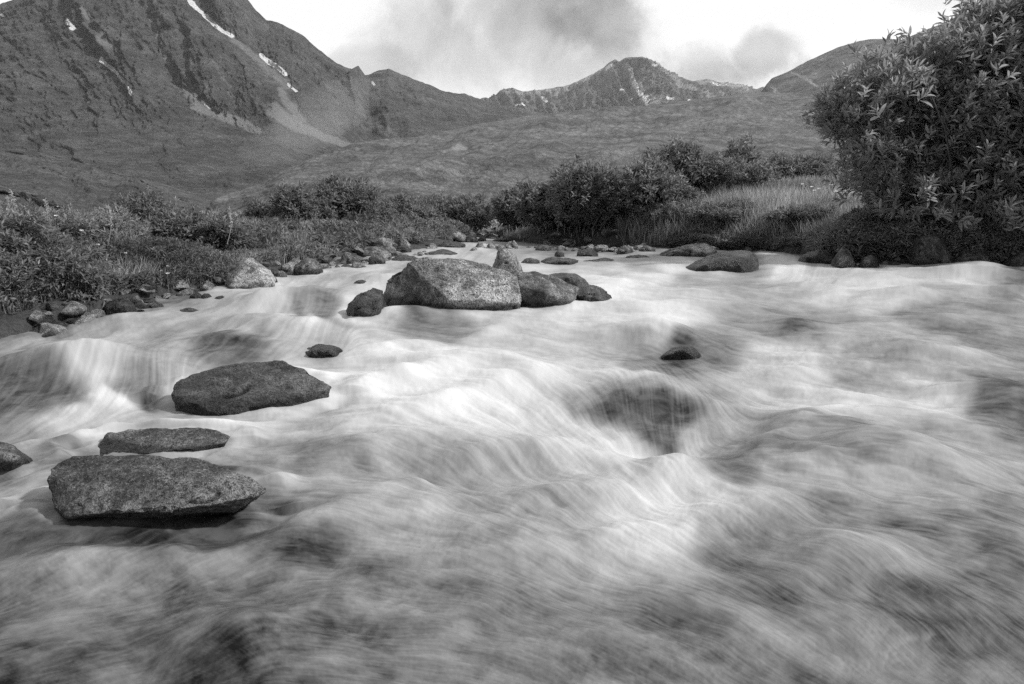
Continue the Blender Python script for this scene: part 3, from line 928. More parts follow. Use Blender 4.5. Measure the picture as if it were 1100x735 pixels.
hewn([pt(183, 424, YC + .1), pt(189, 410, YC + .18), pt(206, 402, YC + .25), pt(238, 394, YC + .3), pt(270, 388, YC + .36), pt(306, 387, YC + .38), pt(326, 394, YC + .34), pt(342, 405, YC + .26), pt(358, 416, YC + .16),
      pt(330, 424, YC + .1), pt(300, 430, YC + .04), pt(262, 436, YC), pt(244, 446, YC - .03), pt(206, 447, YC), pt(186, 440, YC + .04), pt(215, 415, YC + .12), pt(300, 402, YC + .22), pt(200, 432, YC + .0),
      pt(190, 470, YC + .1), pt(250, 475, YC + .05), pt(345, 450, YC + .2), pt(210, 450, YC + .6), pt(330, 440, YC + .6)],
     .013, 23, M_ROCK_DARK, 'boulder', 'broad dark domed rock right of the left waterfall ledge', 'boulder', rough=.7, crack=1.0, smooth=1, wetband=.07)
boulder([(-22, 502), (-20, 486), (-5, 476), (12, 478), (22, 486), (26, 500)], None, .16, 24, M_ROCK, 'small wet rock cut off by the left edge beside the flat slabs', edge=.012, wetband=.05)
boulder([(322, 383), (328, 374), (340, 369), (356, 370), (368, 376), (372, 382)], None, .2, 26, M_ROCK_DARK, 'round dark rock splashed by white water under the small fall', wetband=.2)
boulder([(706, 384), (716, 376), (730, 371), (745, 372), (756, 383)], None, .12, 29, M_ROCK_DARK, 'small dark rock breaking the surface right of centre, above the cascade hollow', edge=.015, wetband=.3)
# right side
boulder([(722, 292), (745, 282), (770, 271), (795, 267), (812, 270), (818, 284), (812, 292)], None, .45, 41, M_ROCK_DARK, 'smooth domed boulder with water sheeting over it near the right bank', wetband=.5, rough=.4, smooth=12, edge=.03)
boulder([(702, 277), (715, 270), (735, 263), (758, 261), (770, 266), (772, 275)], None, .5, 42, M_ROCK_PALE, 'pale streaked wedge rock at the foot of the right bank shrubs', edge=.03)
boulder([(892, 290), (897, 275), (905, 264), (914, 270), (922, 288)], 9.4, .25, 43, M_ROCK, 'grey pointed rock beside the right bank waterfall', edge=.025)
boulder([(922, 286), (926, 277), (936, 273), (943, 278), (945, 287)], 9.25, .14, 44, M_ROCK_DARK, 'small round dark stone under the mossy right bank', edge=.02)
boulder([(854, 284), (862, 273), (880, 268), (898, 272), (906, 282)], 10.0, .3, 45, M_ROCK_DARK, 'drowned rock inside the waterfall by the right bank', wetband=.5, edge=.03)
M_MOSS = rock_mat('mossy_rock', .05, .13, 1.6, .6)
boulder([(972, 288), (974, 266), (980, 252), (992, 244), (1006, 243), (1018, 254), (1024, 286)], 9.45, .3, 46, M_MOSS, 'rounded mossy boulder at the waterline under the big willow', smooth=10, edge=.03, rough=1.5, wetband=.04)
boulder([(1016, 288), (1022, 272), (1034, 262), (1050, 262), (1062, 272), (1068, 288)], 9.45, .3, 47, M_MOSS, 'mossy boulder right of the rounded one under the big willow', smooth=10, edge=.03, rough=1.5, wetband=.04)
boulder([(1070, 288), (1080, 270), (1098, 262), (1116, 268), (1126, 288)], 9.45, .35, 48, M_MOSS, 'mossy boulder at the right edge below the big willow', smooth=10, edge=.03, rough=1.5, wetband=.04)
# left side
hewn([pt(240, 308, 7.15), pt(245, 294, 7.3), pt(252, 284, 7.35), pt(261, 276, 7.4), pt(271, 276, 7.4), pt(281, 284, 7.35), pt(291, 291, 7.3), pt(297, 300, 7.25), pt(294, 309, 7.15), pt(284, 302, 7.0), pt(262, 308, 6.95), pt(246, 309, 7.0),
      pt(279, 292, 7.1), pt(250, 330, 7.1), pt(290, 330, 7.1), pt(245, 315, 7.8), pt(290, 315, 7.8)],
     .02, 51, M_ROCK_PALE, 'boulder', 'pale pyramid-shaped boulder at the left waterline', 'boulder', rough=.7, crack=.7, wetband=.03)
SHORE = [
    # outline box left, right, top, base, material, label
    (283, 298, 293, 305, 0, 'small grey rock leaning on the right foot of the pale pyramid boulder'),
    (296, 308, 290, 298, 1, 'oval pale stone right of the pyramid boulder'),
    (304, 318, 285, 294, 1, 'small light stone at the left foot of the left shore rock heap'),
    (300, 318, 278, 288, 0, 'grey rock at the back of the left shore rock heap'),
    (312, 346, 276, 294, 0, 'broad grey rock topping the left shore rock heap'),
    (316, 323, 272, 284, 1, 'thin upright pale shard on the left shore rock heap'),
    (325, 340, 271, 281, 1, 'light rounded rock behind the broad grey one on the left shore heap'),
    (345, 364, 266, 278, 1, 'pale tilted block left of the far gravel bar'),
    (340, 356, 273, 283, 0, 'grey block beside the pale tilted one at the gravel bar'),
    (366, 380, 270, 283, 0, 'dark angular rock on the near edge of the gravel bar'),
    (383, 420, 262, 278, 0, 'wide rough rock mound on the gravel bar'),
    (396, 414, 272, 284, 0, 'grey rock in front of the wide rough mound'),
    (410, 426, 264, 276, 0, 'mottled rock at the right shoulder of the rough mound'),
    (424, 442, 262, 272, 2, 'black square rock in the far channel'),
    (420, 450, 273, 281, 2, 'low dark rocks awash behind the big mid-stream boulder'),
    (455, 492, 268, 275, 2, 'dark flat rock in the far rapids behind the big boulder'),
    (470, 500, 258, 267, 2, 'dark rock below the mouth of the brook'),
    (448, 462, 252, 262, 0, 'round grey rock under the far left shrubs'),
    (456, 468, 252, 262, 0, 'grey rock next to the round one under the far left shrubs'),
    (500, 513, 249, 261, 1, 'pale upright rock at the mouth of the brook'),
    (514, 522, 252, 260, 0, 'small grey rock at the left edge of the brook mouth'),
    (548, 556, 257, 267, 1, 'small bright pointed stone standing in far water'),
    (560, 580, 276, 284, 0, 'low grey rock behind the right slab'),
    (580, 622, 276, 283, 2, 'long flat dark rock in the water behind the slab'),
    (596, 606, 268, 275, 0, 'small hummock stone in the far shallows'),
    (620, 642, 266, 275, 2, 'dark cluster stone on the right far shore'),
    (626, 660, 277, 281, 2, 'thin dark rock just breaking the water right of the long flat one'),
    (672, 698, 273, 279, 0, 'smooth oval rock in the far right shallows'),
    (663, 680, 263, 272, 0, 'grey rock at the foot of the right hummock shrub'),
    (686, 704, 263, 271, 0, 'rounded grey rock beside the right hummock shrub'),
    (204, 218, 313, 321, 2, 'small dark stone near the left bank, below the pyramid boulder'),
    (216, 228, 314, 322, 2, 'dark wet stone beside the small one below the pyramid boulder'),
    (229, 243, 316, 324, 2, 'half-sunk dark stone just right of the pair near the left bank'),
    (192, 214, 330, 335, 2, 'low dark stone awash off the left bank'),
    (150, 168, 320, 326, 0, 'flat stone at the tip of the left bank rubble'),
    (112, 146, 316, 338, 2, 'dark slanted slab at the end of the left bank rubble'),
    (136, 152, 315, 328, 0, 'sharp tilted rock right of the dark slanted slab'),
    (104, 122, 306, 326, 0, 'grey rock in the middle of the left bank rubble'),
    (88, 106, 312, 330, 0, 'squat grey rock in the left bank rubble'),
    (92, 101, 330, 338, 1, 'small white stone at the water edge of the left bank rubble'),
    (76, 92, 322, 340, 0, 'dark-sided rock at the left end of the rubble'),
    (146, 162, 302, 318, 1, 'pale rounded rock among bank plants above the rubble'),
    (218, 230, 300, 310, 1, 'light stone left of the pale pyramid boulder'),
    (226, 242, 296, 308, 0, 'grey stone squeezed behind the pyramid boulder'),
    (0, 30, 336, 352, 2, 'flat dark rock under the overhanging left tussock'),
    (28, 62, 338, 354, 2, 'wet dark rock in front of the overhanging left tussock'),
    (60, 90, 336, 348, 2, 'low dark rock right of the overhanging left tussock'),
    (-8, 10, 388, 400, 2, 'dark wet stone at the left frame edge above the fall'),
    (380, 396, 300, 306, 0, 'small stone upstream of the dark rock by the big boulder'),
    (575, 592, 262, 268, 0, 'flat stone in the far channel under the middle shrubs'),
]
for i, (a, b, t, base, mk, lb) in enumerate(SHORE):
    r = np.random.default_rng(500 + i)
    n = 5
    y0 = wy((a + b) / 2, base)
    out = [(a - 1, base + 3)]
    for k in range(n):
        u = k / (n - 1)
        hh = (math.sin(math.pi * (.12 + .76 * u)) ** .7) * r.uniform(.8, 1.08)
        out.append((a + (b - a) * u, base - (base - t) * min(hh, 1.02)))
    out.append((b + 1, base + 3))
    w = (b - a) / F * y0
    boulder(out, y0 + w * .2, w * .45, 60 + i, (M_ROCK, M_ROCK_PALE, M_ROCK_DARK)[mk], lb, name='rock', cat='rock', edge=max(w / 22, .012), rough=1.0, wetband=.05 if mk < 2 else .15)

# the many little stones along the water's edge and up the brook
_pm = []
for i in range(6):
    V, Fc = ico(3)
    r = np.random.default_rng(900 + i)
    P = V ** 3 * .25 + V * np.array([1, .8, .6])
    for _ in range(14):
        v = r.standard_normal(3)
        v /= np.linalg.norm(v)
        d = P @ v
        P -= np.maximum(0, d - d.max() * r.uniform(.5, .8))[:, None] * v
    P += .05 * V * fbm(V[:, 0] * 3, V[:, 1] * 3, V[:, 2] * 3, 4, i)[:, None]
    me = mesh('stone', P * .5, [Fc], {'wet': np.where(P[:, 2] < -.1, .8, .25)})
    me.materials.append([M_ROCK, M_ROCK_PALE, M_ROCK_PALE, M_ROCK_DARK, M_ROCK_PALE, M_ROCK][i])
    _pm.append(me)


def stones(n, region, smin, smax, label, group, seed, lo=-.35):
    r = np.random.default_rng(seed)
    made = 0
    while made < n:
        x, y = region(r)
        sd = float(river_sd(np.array([x]), np.array([y]))[0])
        if sd < lo or sd > .45:
            continue
        z = max(float(ground_z(np.array([x]), np.array([y]))[0]), float(zw(y)) - .02)
        s = math.exp(r.uniform(math.log(smin), math.log(smax)))
        o = obj('stone', _pm[r.integers(6)], None, None, (x, y, z + s * .05))
        o.scale = (s * r.uniform(.8, 1.3), s, s * r.uniform(.6, 1.1))
        o.rotation_euler = (r.uniform(-.4, .4), r.uniform(-.4, .4), r.uniform(0, 6.28))
        tag(o, label, 'stone', group)
        made += 1


def reg_line(line, spread):
    def f(r):
        k = r.integers(len(line) - 1)
        u = r.random()
        return (line[k][0] * (1 - u) + line[k + 1][0] * u + r.normal() * spread, line[k][1] * (1 - u) + line[k + 1][1] * u + r.normal() * spread)
    return f


stones(60, reg_line([(-3.7, 5.2), (-3.5, 5.8), (-3.35, 6.5), (-3.15, 7.5)], .12), .08, .26, 'small grey stone in the rubble along the left bank', 'stones along the left bank', 1)
stones(45, reg_line([(-3.0, 8.5), (-2.7, 9.5), (-2.2, 11.5), (-1.7, 13)], .22), .16, .46, 'small pale stone on the far left gravel bar', 'stones on the far gravel bar', 2)
stones(70, reg_line([(-.9, 15.5), (-.65, 17), (-.8, 20), (-1.05, 24)], .25), .16, .5, 'loose pale stone in the bed of the distant brook', 'stones in the brook', 3)
stones(45, reg_line([(.5, 15.6), (1.3, 14.9), (2.6, 13.7), (3.6, 12.8), (4.5, 12.4)], .16), .1, .34, 'small stone at the foot of the far right bank', 'stones along the far right bank', 4)
stones(70, reg_line([(-.4, 13.4), (.3, 13.0), (1.4, 12.6), (2.4, 12.5)], .35), .10, .34, 'small stone awash in the far shallows below the middle shrubs', 'stones in the far shallows', 6, -1.6)
stones(40, reg_line([(-2.6, 9.0), (-2.2, 10), (-1.7, 11), (-1.0, 12.4)], .2), .10, .34, 'small rounded stone in the shallows off the gravel bar', 'stones off the gravel bar', 7, -.9)
stones(25, reg_line([(4.7, 9.8), (5.3, 9.5), (7.2, 9.4)], .1), .08, .3, 'small dark stone under the right bank', 'stones under the right bank', 5)


build_water()


# ---------------------------------------------------------------- foliage
def unit(v):
    return v / (np.linalg.norm(v, axis=-1, keepdims=True) + 1e-9)


def leaves(P, D, L, Wd, r, detailed=False, droop=.15, fold=.3):
    """P bases, D directions, L lengths, Wd widths -> verts, faces, tone index"""
    n = len(P)
    side = unit(np.cross(D, r.standard_normal((n, 3)) * .6 + np.array([0, 0, 1.0])))
    up = np.cross(side, D)
    L = L[:, None]
    W = Wd[:, None]
    if detailed:
        m1 = P + D * L * .35
        m2 = P + D * L * .70 - up * L * droop * .3
        tip = P + D * L - up * L * droop
        V = np.stack([P, m1 + side * W * .5 + up * W * fold, m1 - side * W * .5 + up * W * fold, m2 + side * W * .42 + up * W * fold * .8, m2 - side * W * .42 + up * W * fold * .8, tip, m1, m2], 1)
        b = np.arange(n)[:, None] * 8
        t3 = np.concatenate([b + [0, 1, 6], b + [0, 6, 2], b + [3, 5, 7], b + [7, 5, 4]])
        q4 = np.concatenate([b + [1, 3, 7, 6], b + [6, 7, 4, 2]])
        return V.reshape(-1, 3), [t3, q4], 8
    mid = P + D * L * .5
    tip = P + D * L - up * L * droop
    V = np.stack([P, mid + side * W * .5 + up * W * fold, tip, mid - side * W * .5 + up * W * fold], 1)
    b = np.arange(n)[:, None] * 4
    return V.reshape(-1, 3), [np.concatenate([b + [0, 1, 2], b + [0, 2, 3]])], 4


def tubes(paths, rads, sides=4):
    Vs, Fs = [], []
    off = 0
    for p, ra in zip(paths, rads):
        p = np.asarray(p)
        n = len(p)
        t = unit(np.gradient(p, axis=0))
        a = unit(np.cross(t, np.array([.3, .9, .2])))
        b = np.cross(t, a)
        an = np.arange(sides) / sides * 2 * math.pi
        ring = p[:, None] + np.asarray(ra)[:, None, None] * (np.cos(an)[None, :, None] * a[:, None] + np.sin(an)[None, :, None] * b[:, None])
        Vs.append(ring.reshape(-1, 3))
        g = np.arange(n * sides).reshape(n, sides)
        f = np.stack([g[:-1], np.roll(g[:-1], -1, 1), np.roll(g[1:], -1, 1), g[1:]], -1).reshape(-1, 4) + off
        Fs.append(f)
        off += n * sides
    return np.concatenate(Vs), [np.concatenate(Fs)]


def shrub_parts(hw, hh, hd, seed, nshoot, nleaf, llen, lw, lobes, detailed=False, shell=.55, upb=.6, stems=40, stem_r=.012, rough=.42, lift=.12, mat=None, splay=1.0, lobelist=None):
    """foliage and stem meshes of a shrub standing at the origin: half width, height, half depth"""
    r = np.random.default_rng(seed)
    if lobelist is None:
        lobelist = []
        for k in range(lobes):
            u = r.uniform(-1, 1)
            lx = u * hw * .8
            top = hh * (1.08 - .38 * abs(u) ** 2) * r.uniform(.82, 1.0)
            rw = hw * r.uniform(.36, .55)
            lobelist.append((lx, r.uniform(-.5, .5) * hd, top * .5, rw, hd * r.uniform(.45, .7), top * .5))
    lob = np.array(lobelist)
    vol = lob[:, 3] * lob[:, 4] * lob[:, 5]
    k = r.choice(len(lob), nshoot, p=vol / vol.sum())
    d = unit(r.standard_normal((nshoot, 3)))
    rad = shell + (1 - shell) * r.random(nshoot) ** .6
    bump = 1 + rough * vn(d[:, 0] * 2.3 + k * 7.1, d[:, 1] * 2.3, d[:, 2] * 2.3, seed) + .5 * rough * vn(d[:, 0] * 6 + k * 3.1, d[:, 1] * 6, d[:, 2] * 6, seed + 1)
    C = lob[k, :3] + d * lob[k, 3:6] * (rad * bump)[:, None]
    # thin out by clumps so that dark gaps open between the sprays
    cl = vn(C[:, 0] / (hw * .22), C[:, 1] / (hw * .22), C[:, 2] / (hw * .2), seed + 5)
    keep = (cl > -.35) | (r.random(nshoot) < .3)
    keep &= C[:, 2] > .02
    C, d, k = C[keep], d[keep], k[keep]
    n = len(C)
    axis = unit(d * np.array([1, 1, .6]) + np.array([0, 0, upb]) + .45 * r.standard_normal((n, 3)))
    # leaves whorled along each shoot
    m = nleaf
    tt = (np.arange(m) + .5) / m
    ph = np.arange(m) * 2.4
    a = unit(np.cross(axis, r.standard_normal((n, 3))))
    b = np.cross(axis, a)
    sl = llen * 1.1
    base = C[:, None] + axis[:, None] * (tt[None, :, None] - .5) * sl
    dirn = a[:, None] * np.cos(ph)[None, :, None] + b[:, None] * np.sin(ph)[None, :, None]
    open_ = (.95 - .6 * tt)[None, :, None] * splay
    D = unit(axis[:, None] * (1 - open_ * .45) + dirn * open_ + .18 * r.standard_normal((n, m, 3)))
    L = llen * (1 - .45 * tt[None, :] ** 2) * r.uniform(.7, 1.2, (n, m))
    tone = np.clip(.15 + .55 * r.random((n, 1)) ** 1.3 + .25 * r.random((n, m)) + .22 * tt[None, :], 0, 1)
    V, Fc, per = leaves(base.reshape(-1, 3), D.reshape(-1, 3), L.ravel(), L.ravel() * lw, r, detailed)
    fm = mesh('foliage', V, Fc, {'tone': np.repeat(tone.ravel(), per)}, smooth=False)
    fm.materials.append(mat or M_LEAF2)
    # stems
    sel = r.choice(n, min(stems, n), replace=False)
    paths, rads = [], []
    for s in sel:
        e = C[s]
        root = np.array([r.normal() * hw * .22, r.normal() * hd * .22, -lift])
        q = np.linspace(0, 1, 7)[:, None]
        c1 = root + np.array([(e[0] - root[0]) * .2, (e[1] - root[1]) * .2, (e[2] - root[2]) * .55])
        p = (1 - q) ** 2 * root + 2 * q * (1 - q) * c1 + q ** 2 * e
        p += .02 * hw * r.standard_normal((7, 3)) * q * (1 - q) * 3
        paths.append(p)
        rads.append(stem_r * (1.15 - q[:, 0]))
    sv, sf = tubes(paths, rads)
    sm = mesh('stem', sv, sf)
    sm.materials.append(M_BARK)
    return fm, sm


def place_shrub(a, b, top, Y, label, seed, group=None, nshoot=1500, nleaf=7, llen=.07, lw=.34, lobes=6, mat=None, hd=None, base=None, name='shrub', cat='shrub', **kw):
    cx = float(ray((a + b) / 2, 240)[0]) * Y
    hw = (b - a) / 2 / F * Y
    gz = float(ground_z(np.array([cx]), np.array([Y]))[0]) if base is None else base
    tz = float(at((a + b) / 2, top, Y)[2])
    hh = tz - gz
    if hh < .3:
        print('LOW', label, round(hh, 2))
        hh = .3
    hd = hd or hw * .8
    fm, sm = shrub_parts(hw, hh, hd, seed, nshoot, nleaf, llen, lw, lobes, mat=mat, **kw)
    root = empty(name, (cx, Y, gz))
    obj('foliage', fm, None, root)
    obj('stem', sm, None, root)
    tag(root, label, cat, group)
    return root


GL, GR = 'shrubs along the left bank', 'shrubs along the right bank'
place_shrub(-60, 85, 238, 5.75, 'dark overhanging tussock shrub at the left edge right above the water', 201, GL, 4200, 6, .075, .3, 8, M_LEAF2, hd=.5, base=.32, upb=.2, stems=40)
place_shrub(-90, 60, 220, 7.4, 'leafy shrub behind the overhanging tussock at the left edge', 202, GL, 2600, 6, .08, .3, 6, M_LEAF3, hd=.7)
place_shrub(50, 140, 222, 7.8, 'grassy low shrub left of the first dark willow on the left bank', 203, GL, 2400, 6, .075, .26, 6, M_LEAF3, hd=.6)
place_shrub(105, 205, 214, 9.0, 'rounded dark willow shrub, second largest on the left bank', 204, GL, 4200, 6, .085, .32, 8, M_LEAF2)
place_shrub(170, 252, 222, 8.9, 'dense dark willow shrub directly left of the pyramid boulder', 205, GL, 3800, 6, .085, .32, 7, M_LEAF2)
place_shrub(232, 300, 248, 10.4, 'small pale shrub behind the pale pyramid boulder', 206, GL, 2000, 6, .085, .3, 5, M_LEAF3)
place_shrub(80, 175, 262, 7.4, 'low leafy shrub hanging above the left bank rubble', 207, GL, 2400, 6, .075, .32, 6, M_LEAF2, hd=.4)
place_shrub(268, 350, 205, 13.2, 'tall rounded grey-green shrub behind the left shore rock heap', 208, GL, 3600, 6, .12, .32, 6, M_LEAF2)
place_shrub(318, 412, 198, 14.2, 'widest rounded shrub above the gravel bar', 209, GL, 4200, 6, .13, .32, 7, M_LEAF2)
place_shrub(290, 395, 246, 12.4, 'low shrub fringe in front of the two rounded shrubs by the gravel bar', 210, GL, 2400, 6, .11, .3, 6, M_LEAF3, hd=.6)
place_shrub(388, 460, 212, 17, 'dark low shrub right of the rounded ones at the gravel bar', 211, GL, 3000, 6, .15, .32, 6, M_LEAF2)
place_shrub(436, 526, 211, 19, 'spreading dark shrub left of the brook mouth', 212, GL, 3400, 6, .16, .32, 7, M_LEAF2)
place_shrub(530, 606, 204, 18.0, 'first shrub right of the brook, its foliage down to the far water', 213, GR, 3400, 6, .16, .32, 6, M_LEAF2)
place_shrub(560, 655, 184, 16.0, 'dark willow shrub left of the highest middle shrub', 214, GR, 4200, 6, .15, .32, 7, M_LEAF2)
place_shrub(600, 730, 168, 14.8, 'large dense willow shrub reaching down to the far right shore', 215, GR, 6500, 6, .14, .32, 8, M_LEAF2)
place_shrub(672, 806, 158, 16.4, 'broad willow shrub behind the grassy hummocks of the right bank', 216, GR, 6000, 6, .145, .32, 8, M_LEAF2)
place_shrub(750, 802, 134, 17.0, 'thin airy shrub top standing out above the middle shrubs', 217, GR, 900, 6, .15, .3, 4, M_LEAF3, hd=.7, shell=.2)
place_shrub(698, 772, 218, 13.9, 'pale grassy hummock shrub at the far right shore', 218, GR, 5200, 6, .10, .2, 7, M_LEAF3, upb=1.2)
place_shrub(740, 850, 218, 13.6, 'low dense hummock shrub behind the domed boulder', 219, GR, 5200, 6, .09, .24, 8, M_LEAF2, hd=.8)
place_shrub(835, 935, 222, 12.4, 'low leafy shrub behind the right bank waterfall', 220, GR, 4600, 6, .08, .28, 8, M_LEAF2, hd=.8)
place_shrub(900, 990, 232, 10.5, 'shaded undergrowth shrub on the mossy hummock', 221, GR, 3400, 6, .075, .3, 7, M_LEAF2, hd=.5)
place_shrub(790, 900, 168, 26, 'low distant shrub on the rise left of the big willow', 222, GR, 2400, 6, .2, .3, 7, M_LEAF2, hd=1.0)
place_shrub(985, 1110, 222, 9.75, 'low broad-leaved shrub between the big willow and the mossy boulders', 223, GR, 3400, 7, .10, .32, 7, M_LEAF2, hd=.5, detailed=True)
place_shrub(1085, 1220, 225, 9.8, 'broad-leaved shrub at the right edge under the big willow', 224, GR, 2600, 7, .10, .32, 7, M_LEAF2, hd=.5, detailed=True)

# the big willow on the right: lobes follow its leaning outline
YB = 10.0


def lobe_px(px, py, wpx, hpx, y=0.0, dep=.8):
    p = at(px, py, YB + y)
    return (p[0], p[1] - YB, p[2], wpx / F * (YB + y), dep, hpx / F * (YB + y))


cx = float(ray(1040, 240)[0]) * YB
gz = float(ground_z(np.array([cx]), np.array([YB + .3]))[0])
LB = [lobe_px(945, 185, 40, 30, .1), lobe_px(985, 215, 45, 32, -.1), lobe_px(1035, 240, 50, 34, -.3), lobe_px(930, 120, 46, 48), lobe_px(962, 96, 42, 34, .3), lobe_px(995, 110, 60, 54), lobe_px(1020, 66, 46, 32, .3), lobe_px(1050, 90, 70, 72), lobe_px(1062, 42, 40, 30, .4), lobe_px(1098, 32, 46, 48, .3),
      lobe_px(1130, 60, 70, 80), lobe_px(1100, 150, 70, 64, -.3), lobe_px(1040, 160, 62, 50), lobe_px(980, 165, 52, 44, .2), lobe_px(1150, 170, 80, 80, -.2), lobe_px(1060, 205, 60, 36, -.3), lobe_px(1120, 225, 70, 40, -.3),
      lobe_px(1180, 20, 80, 70, .2), lobe_px(905, 128, 24, 30, .1, .4), lobe_px(1225, 120, 70, 100, 0)]
LB = [(l[0] - cx, l[1], l[2] - gz, l[3], l[4], l[5]) for l in LB]
big = empty('willow_bush', (cx, YB, gz))
fm, sm = shrub_parts(1.9, 3.6, 1.0, 301, 8200, 10, .165, .25, 0, detailed=True, shell=.45, upb=.75, stems=260, stem_r=.022, rough=.42, mat=M_LEAF, lobelist=LB, splay=1.0)
obj('foliage', fm, None, big)
obj('stem', sm, None, big)
tag(big, 'tall willow bush with long upright leaves filling the upper right', 'bush')
print('foliage built')


# ---------------------------------------------------------------- grass
def grass(name, n, sampler, hmin, hmax, wid, seed, lean=(.1, 0), kinds=1):
    r = np.random.default_rng(seed)
    x, y = sampler(r, n * 2)
    sd = river_sd(x, y)
    ok = (sd > .06) & ((vn(x * 1.6, y * 1.6, 0, seed) > -.5) | (r.random(len(x)) < .4))
    x, y = x[ok][:n], y[ok][:n]
    n = len(x)
    z = ground_z(x, y) - .02
    h = r.uniform(hmin, hmax, n) * (1 + .5 * vn(x * .8, y * .8, 0, seed + 1)) * (.7 + .3 * np.clip(y / 12, .5, 2))
    an = r.uniform(0, 6.28, n)
    bx = (np.cos(an) * r.uniform(.05, .5, n) + lean[0]) * h
    by = (np.sin(an) * r.uniform(.05, .5, n) + lean[1]) * h
    wa = r.uniform(0, 6.28, n)
    w = wid * (y / 8)
    sx, sy = np.cos(wa) * w, np.sin(wa) * w
    P0 = np.stack([x, y, z], -1)
    P1 = P0 + np.stack([bx * .3, by * .3, h * .55], -1)
    P2 = P0 + np.stack([bx, by, h * .95], -1)
    sv = np.stack([sx, sy, 0 * sx], -1)
    V = np.stack([P0 - sv, P0 + sv, P1 + sv * .8, P1 - sv * .8, P2], 1).reshape(-1, 3)
    b = np.arange(n)[:, None] * 5
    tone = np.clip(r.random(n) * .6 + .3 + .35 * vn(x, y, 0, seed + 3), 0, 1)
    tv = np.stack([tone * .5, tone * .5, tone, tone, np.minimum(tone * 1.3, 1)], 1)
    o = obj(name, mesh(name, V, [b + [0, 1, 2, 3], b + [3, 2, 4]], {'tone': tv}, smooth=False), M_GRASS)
    tag(o, kind='stuff')
    return o


def samp_box(x0, x1, y0, y1):
    return lambda r, n: (r.uniform(x0, x1, n), y0 + (y1 - y0) * r.random(n) ** 1.2)


def samp_px(a, b, y0, y1):
    def f(r, n):
        y = y0 + (y1 - y0) * r.random(n) ** 1.1
        return (r.uniform(a, b, n) - 550) / F * y, y
    return f


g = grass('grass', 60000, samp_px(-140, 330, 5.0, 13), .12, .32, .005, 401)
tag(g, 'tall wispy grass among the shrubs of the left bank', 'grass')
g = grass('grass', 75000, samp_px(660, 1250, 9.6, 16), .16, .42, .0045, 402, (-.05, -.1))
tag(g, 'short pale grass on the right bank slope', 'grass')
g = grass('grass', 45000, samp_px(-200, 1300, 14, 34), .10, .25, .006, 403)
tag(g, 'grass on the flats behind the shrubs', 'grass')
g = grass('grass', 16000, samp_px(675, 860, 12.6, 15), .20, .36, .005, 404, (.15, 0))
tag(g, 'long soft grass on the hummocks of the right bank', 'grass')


def undergrowth(n, m, sampler, hmin, hmax, llen, lw, seed, label, mat, dmin=-.02, detailed=False):
    """low leafy ground cover: short upright shoots, each with a whorl of leaves"""
    r = np.random.default_rng(seed)
    x, y = sampler(r, n * 3)
    ok = (river_sd(x, y) > dmin)
    x, y = x[ok][:n], y[ok][:n]
    n = len(x)
    z = np.maximum(ground_z(x, y), zw(y) + .02)
    h = np.clip(hmin + (hmax - hmin) * (.5 + .9 * fbm(x * 1.1, y * 1.1, 0, 3, seed)), .03, hmax * 1.2)
    u = r.random(n) ** .45
    C = np.stack([x, y, z + h * u], -1)
    axis = unit(np.stack([r.normal(size=n) * .45, r.normal(size=n) * .45 - .15, np.full(n, .9)], -1))
    tt = (np.arange(m) + .5) / m
    ph = np.arange(m) * 2.4
    a = unit(np.cross(axis, r.standard_normal((n, 3))))
    b = np.cross(axis, a)
    base = C[:, None] + axis[:, None] * (tt[None, :, None] - .5) * llen
    dirn = a[:, None] * np.cos(ph)[None, :, None] + b[:, None] * np.sin(ph)[None, :, None]
    D = unit(axis[:, None] * .55 + dirn * .85 + .2 * r.standard_normal((n, m, 3)))
    L = llen * r.uniform(.6, 1.25, (n, m)) * (.7 + .3 * y / 8)[:, None]
    tone = np.clip(.1 + .45 * r.random((n, 1)) + .3 * r.random((n, m)) + .3 * vn(x, y, 0, seed + 2)[:, None], 0, 1)
    V, Fc, per = leaves(base.reshape(-1, 3), D.reshape(-1, 3), L.ravel(), L.ravel() * lw, r, detailed)
    o = obj('undergrowth', mesh('undergrowth', V, Fc, {'tone': np.repeat(tone.ravel(), per)}, smooth=False), mat)
    tag(o, label, 'undergrowth', kind='stuff')


undergrowth(26000, 6, samp_px(-160, 300, 4.9, 10.5), .10, .42, .05, .34, 451, 'low leafy plants crowding the left bank', M_LEAF2)
undergrowth(9000, 6, samp_px(60, 520, 9, 20), .10, .40, .09, .34, 452, 'leafy ground cover behind the gravel bar', M_LEAF2)
undergrowth(22000, 6, samp_px(640, 960, 9.8, 13.4), .06, .26, .06, .32, 453, 'dark leafy ground cover on the right bank hummocks', M_LEAF3)
undergrowth(14000, 7, samp_px(900, 1300, 9.3, 11), .10, .50, .085, .32, 454, 'broad-leaved ground cover beneath the big willow', M_LEAF3, -.10)

# ---------------------------------------------------------------- flowers and pale stalks on the left bank
def flower_meshes(r):
    n = 9
    an = np.arange(n) / n * 2 * math.pi
    D = np.stack([np.cos(an), np.sin(an), np.full(n, .35)], -1)
    V, Fc, per = leaves(np.zeros((n, 3)), unit(D), np.full(n, .028), np.full(n, .018), r)
    pm = mesh('petals', V, Fc, {'tone': np.ones(len(V))}, smooth=False)
    pm.materials.append(M_FLOWER)
    q = np.linspace(0, 1, 5)[:, None]
    sv, sf = tubes([np.concatenate([.03 * q ** 2, 0 * q, -.35 * (1 - q)], 1) + [-.03, 0, 0]], [np.full(5, .003)])
    sm = mesh('stem', sv, sf, {'tone': np.full(len(sv), .6)})
    sm.materials.append(M_GRASS)
    return pm, sm


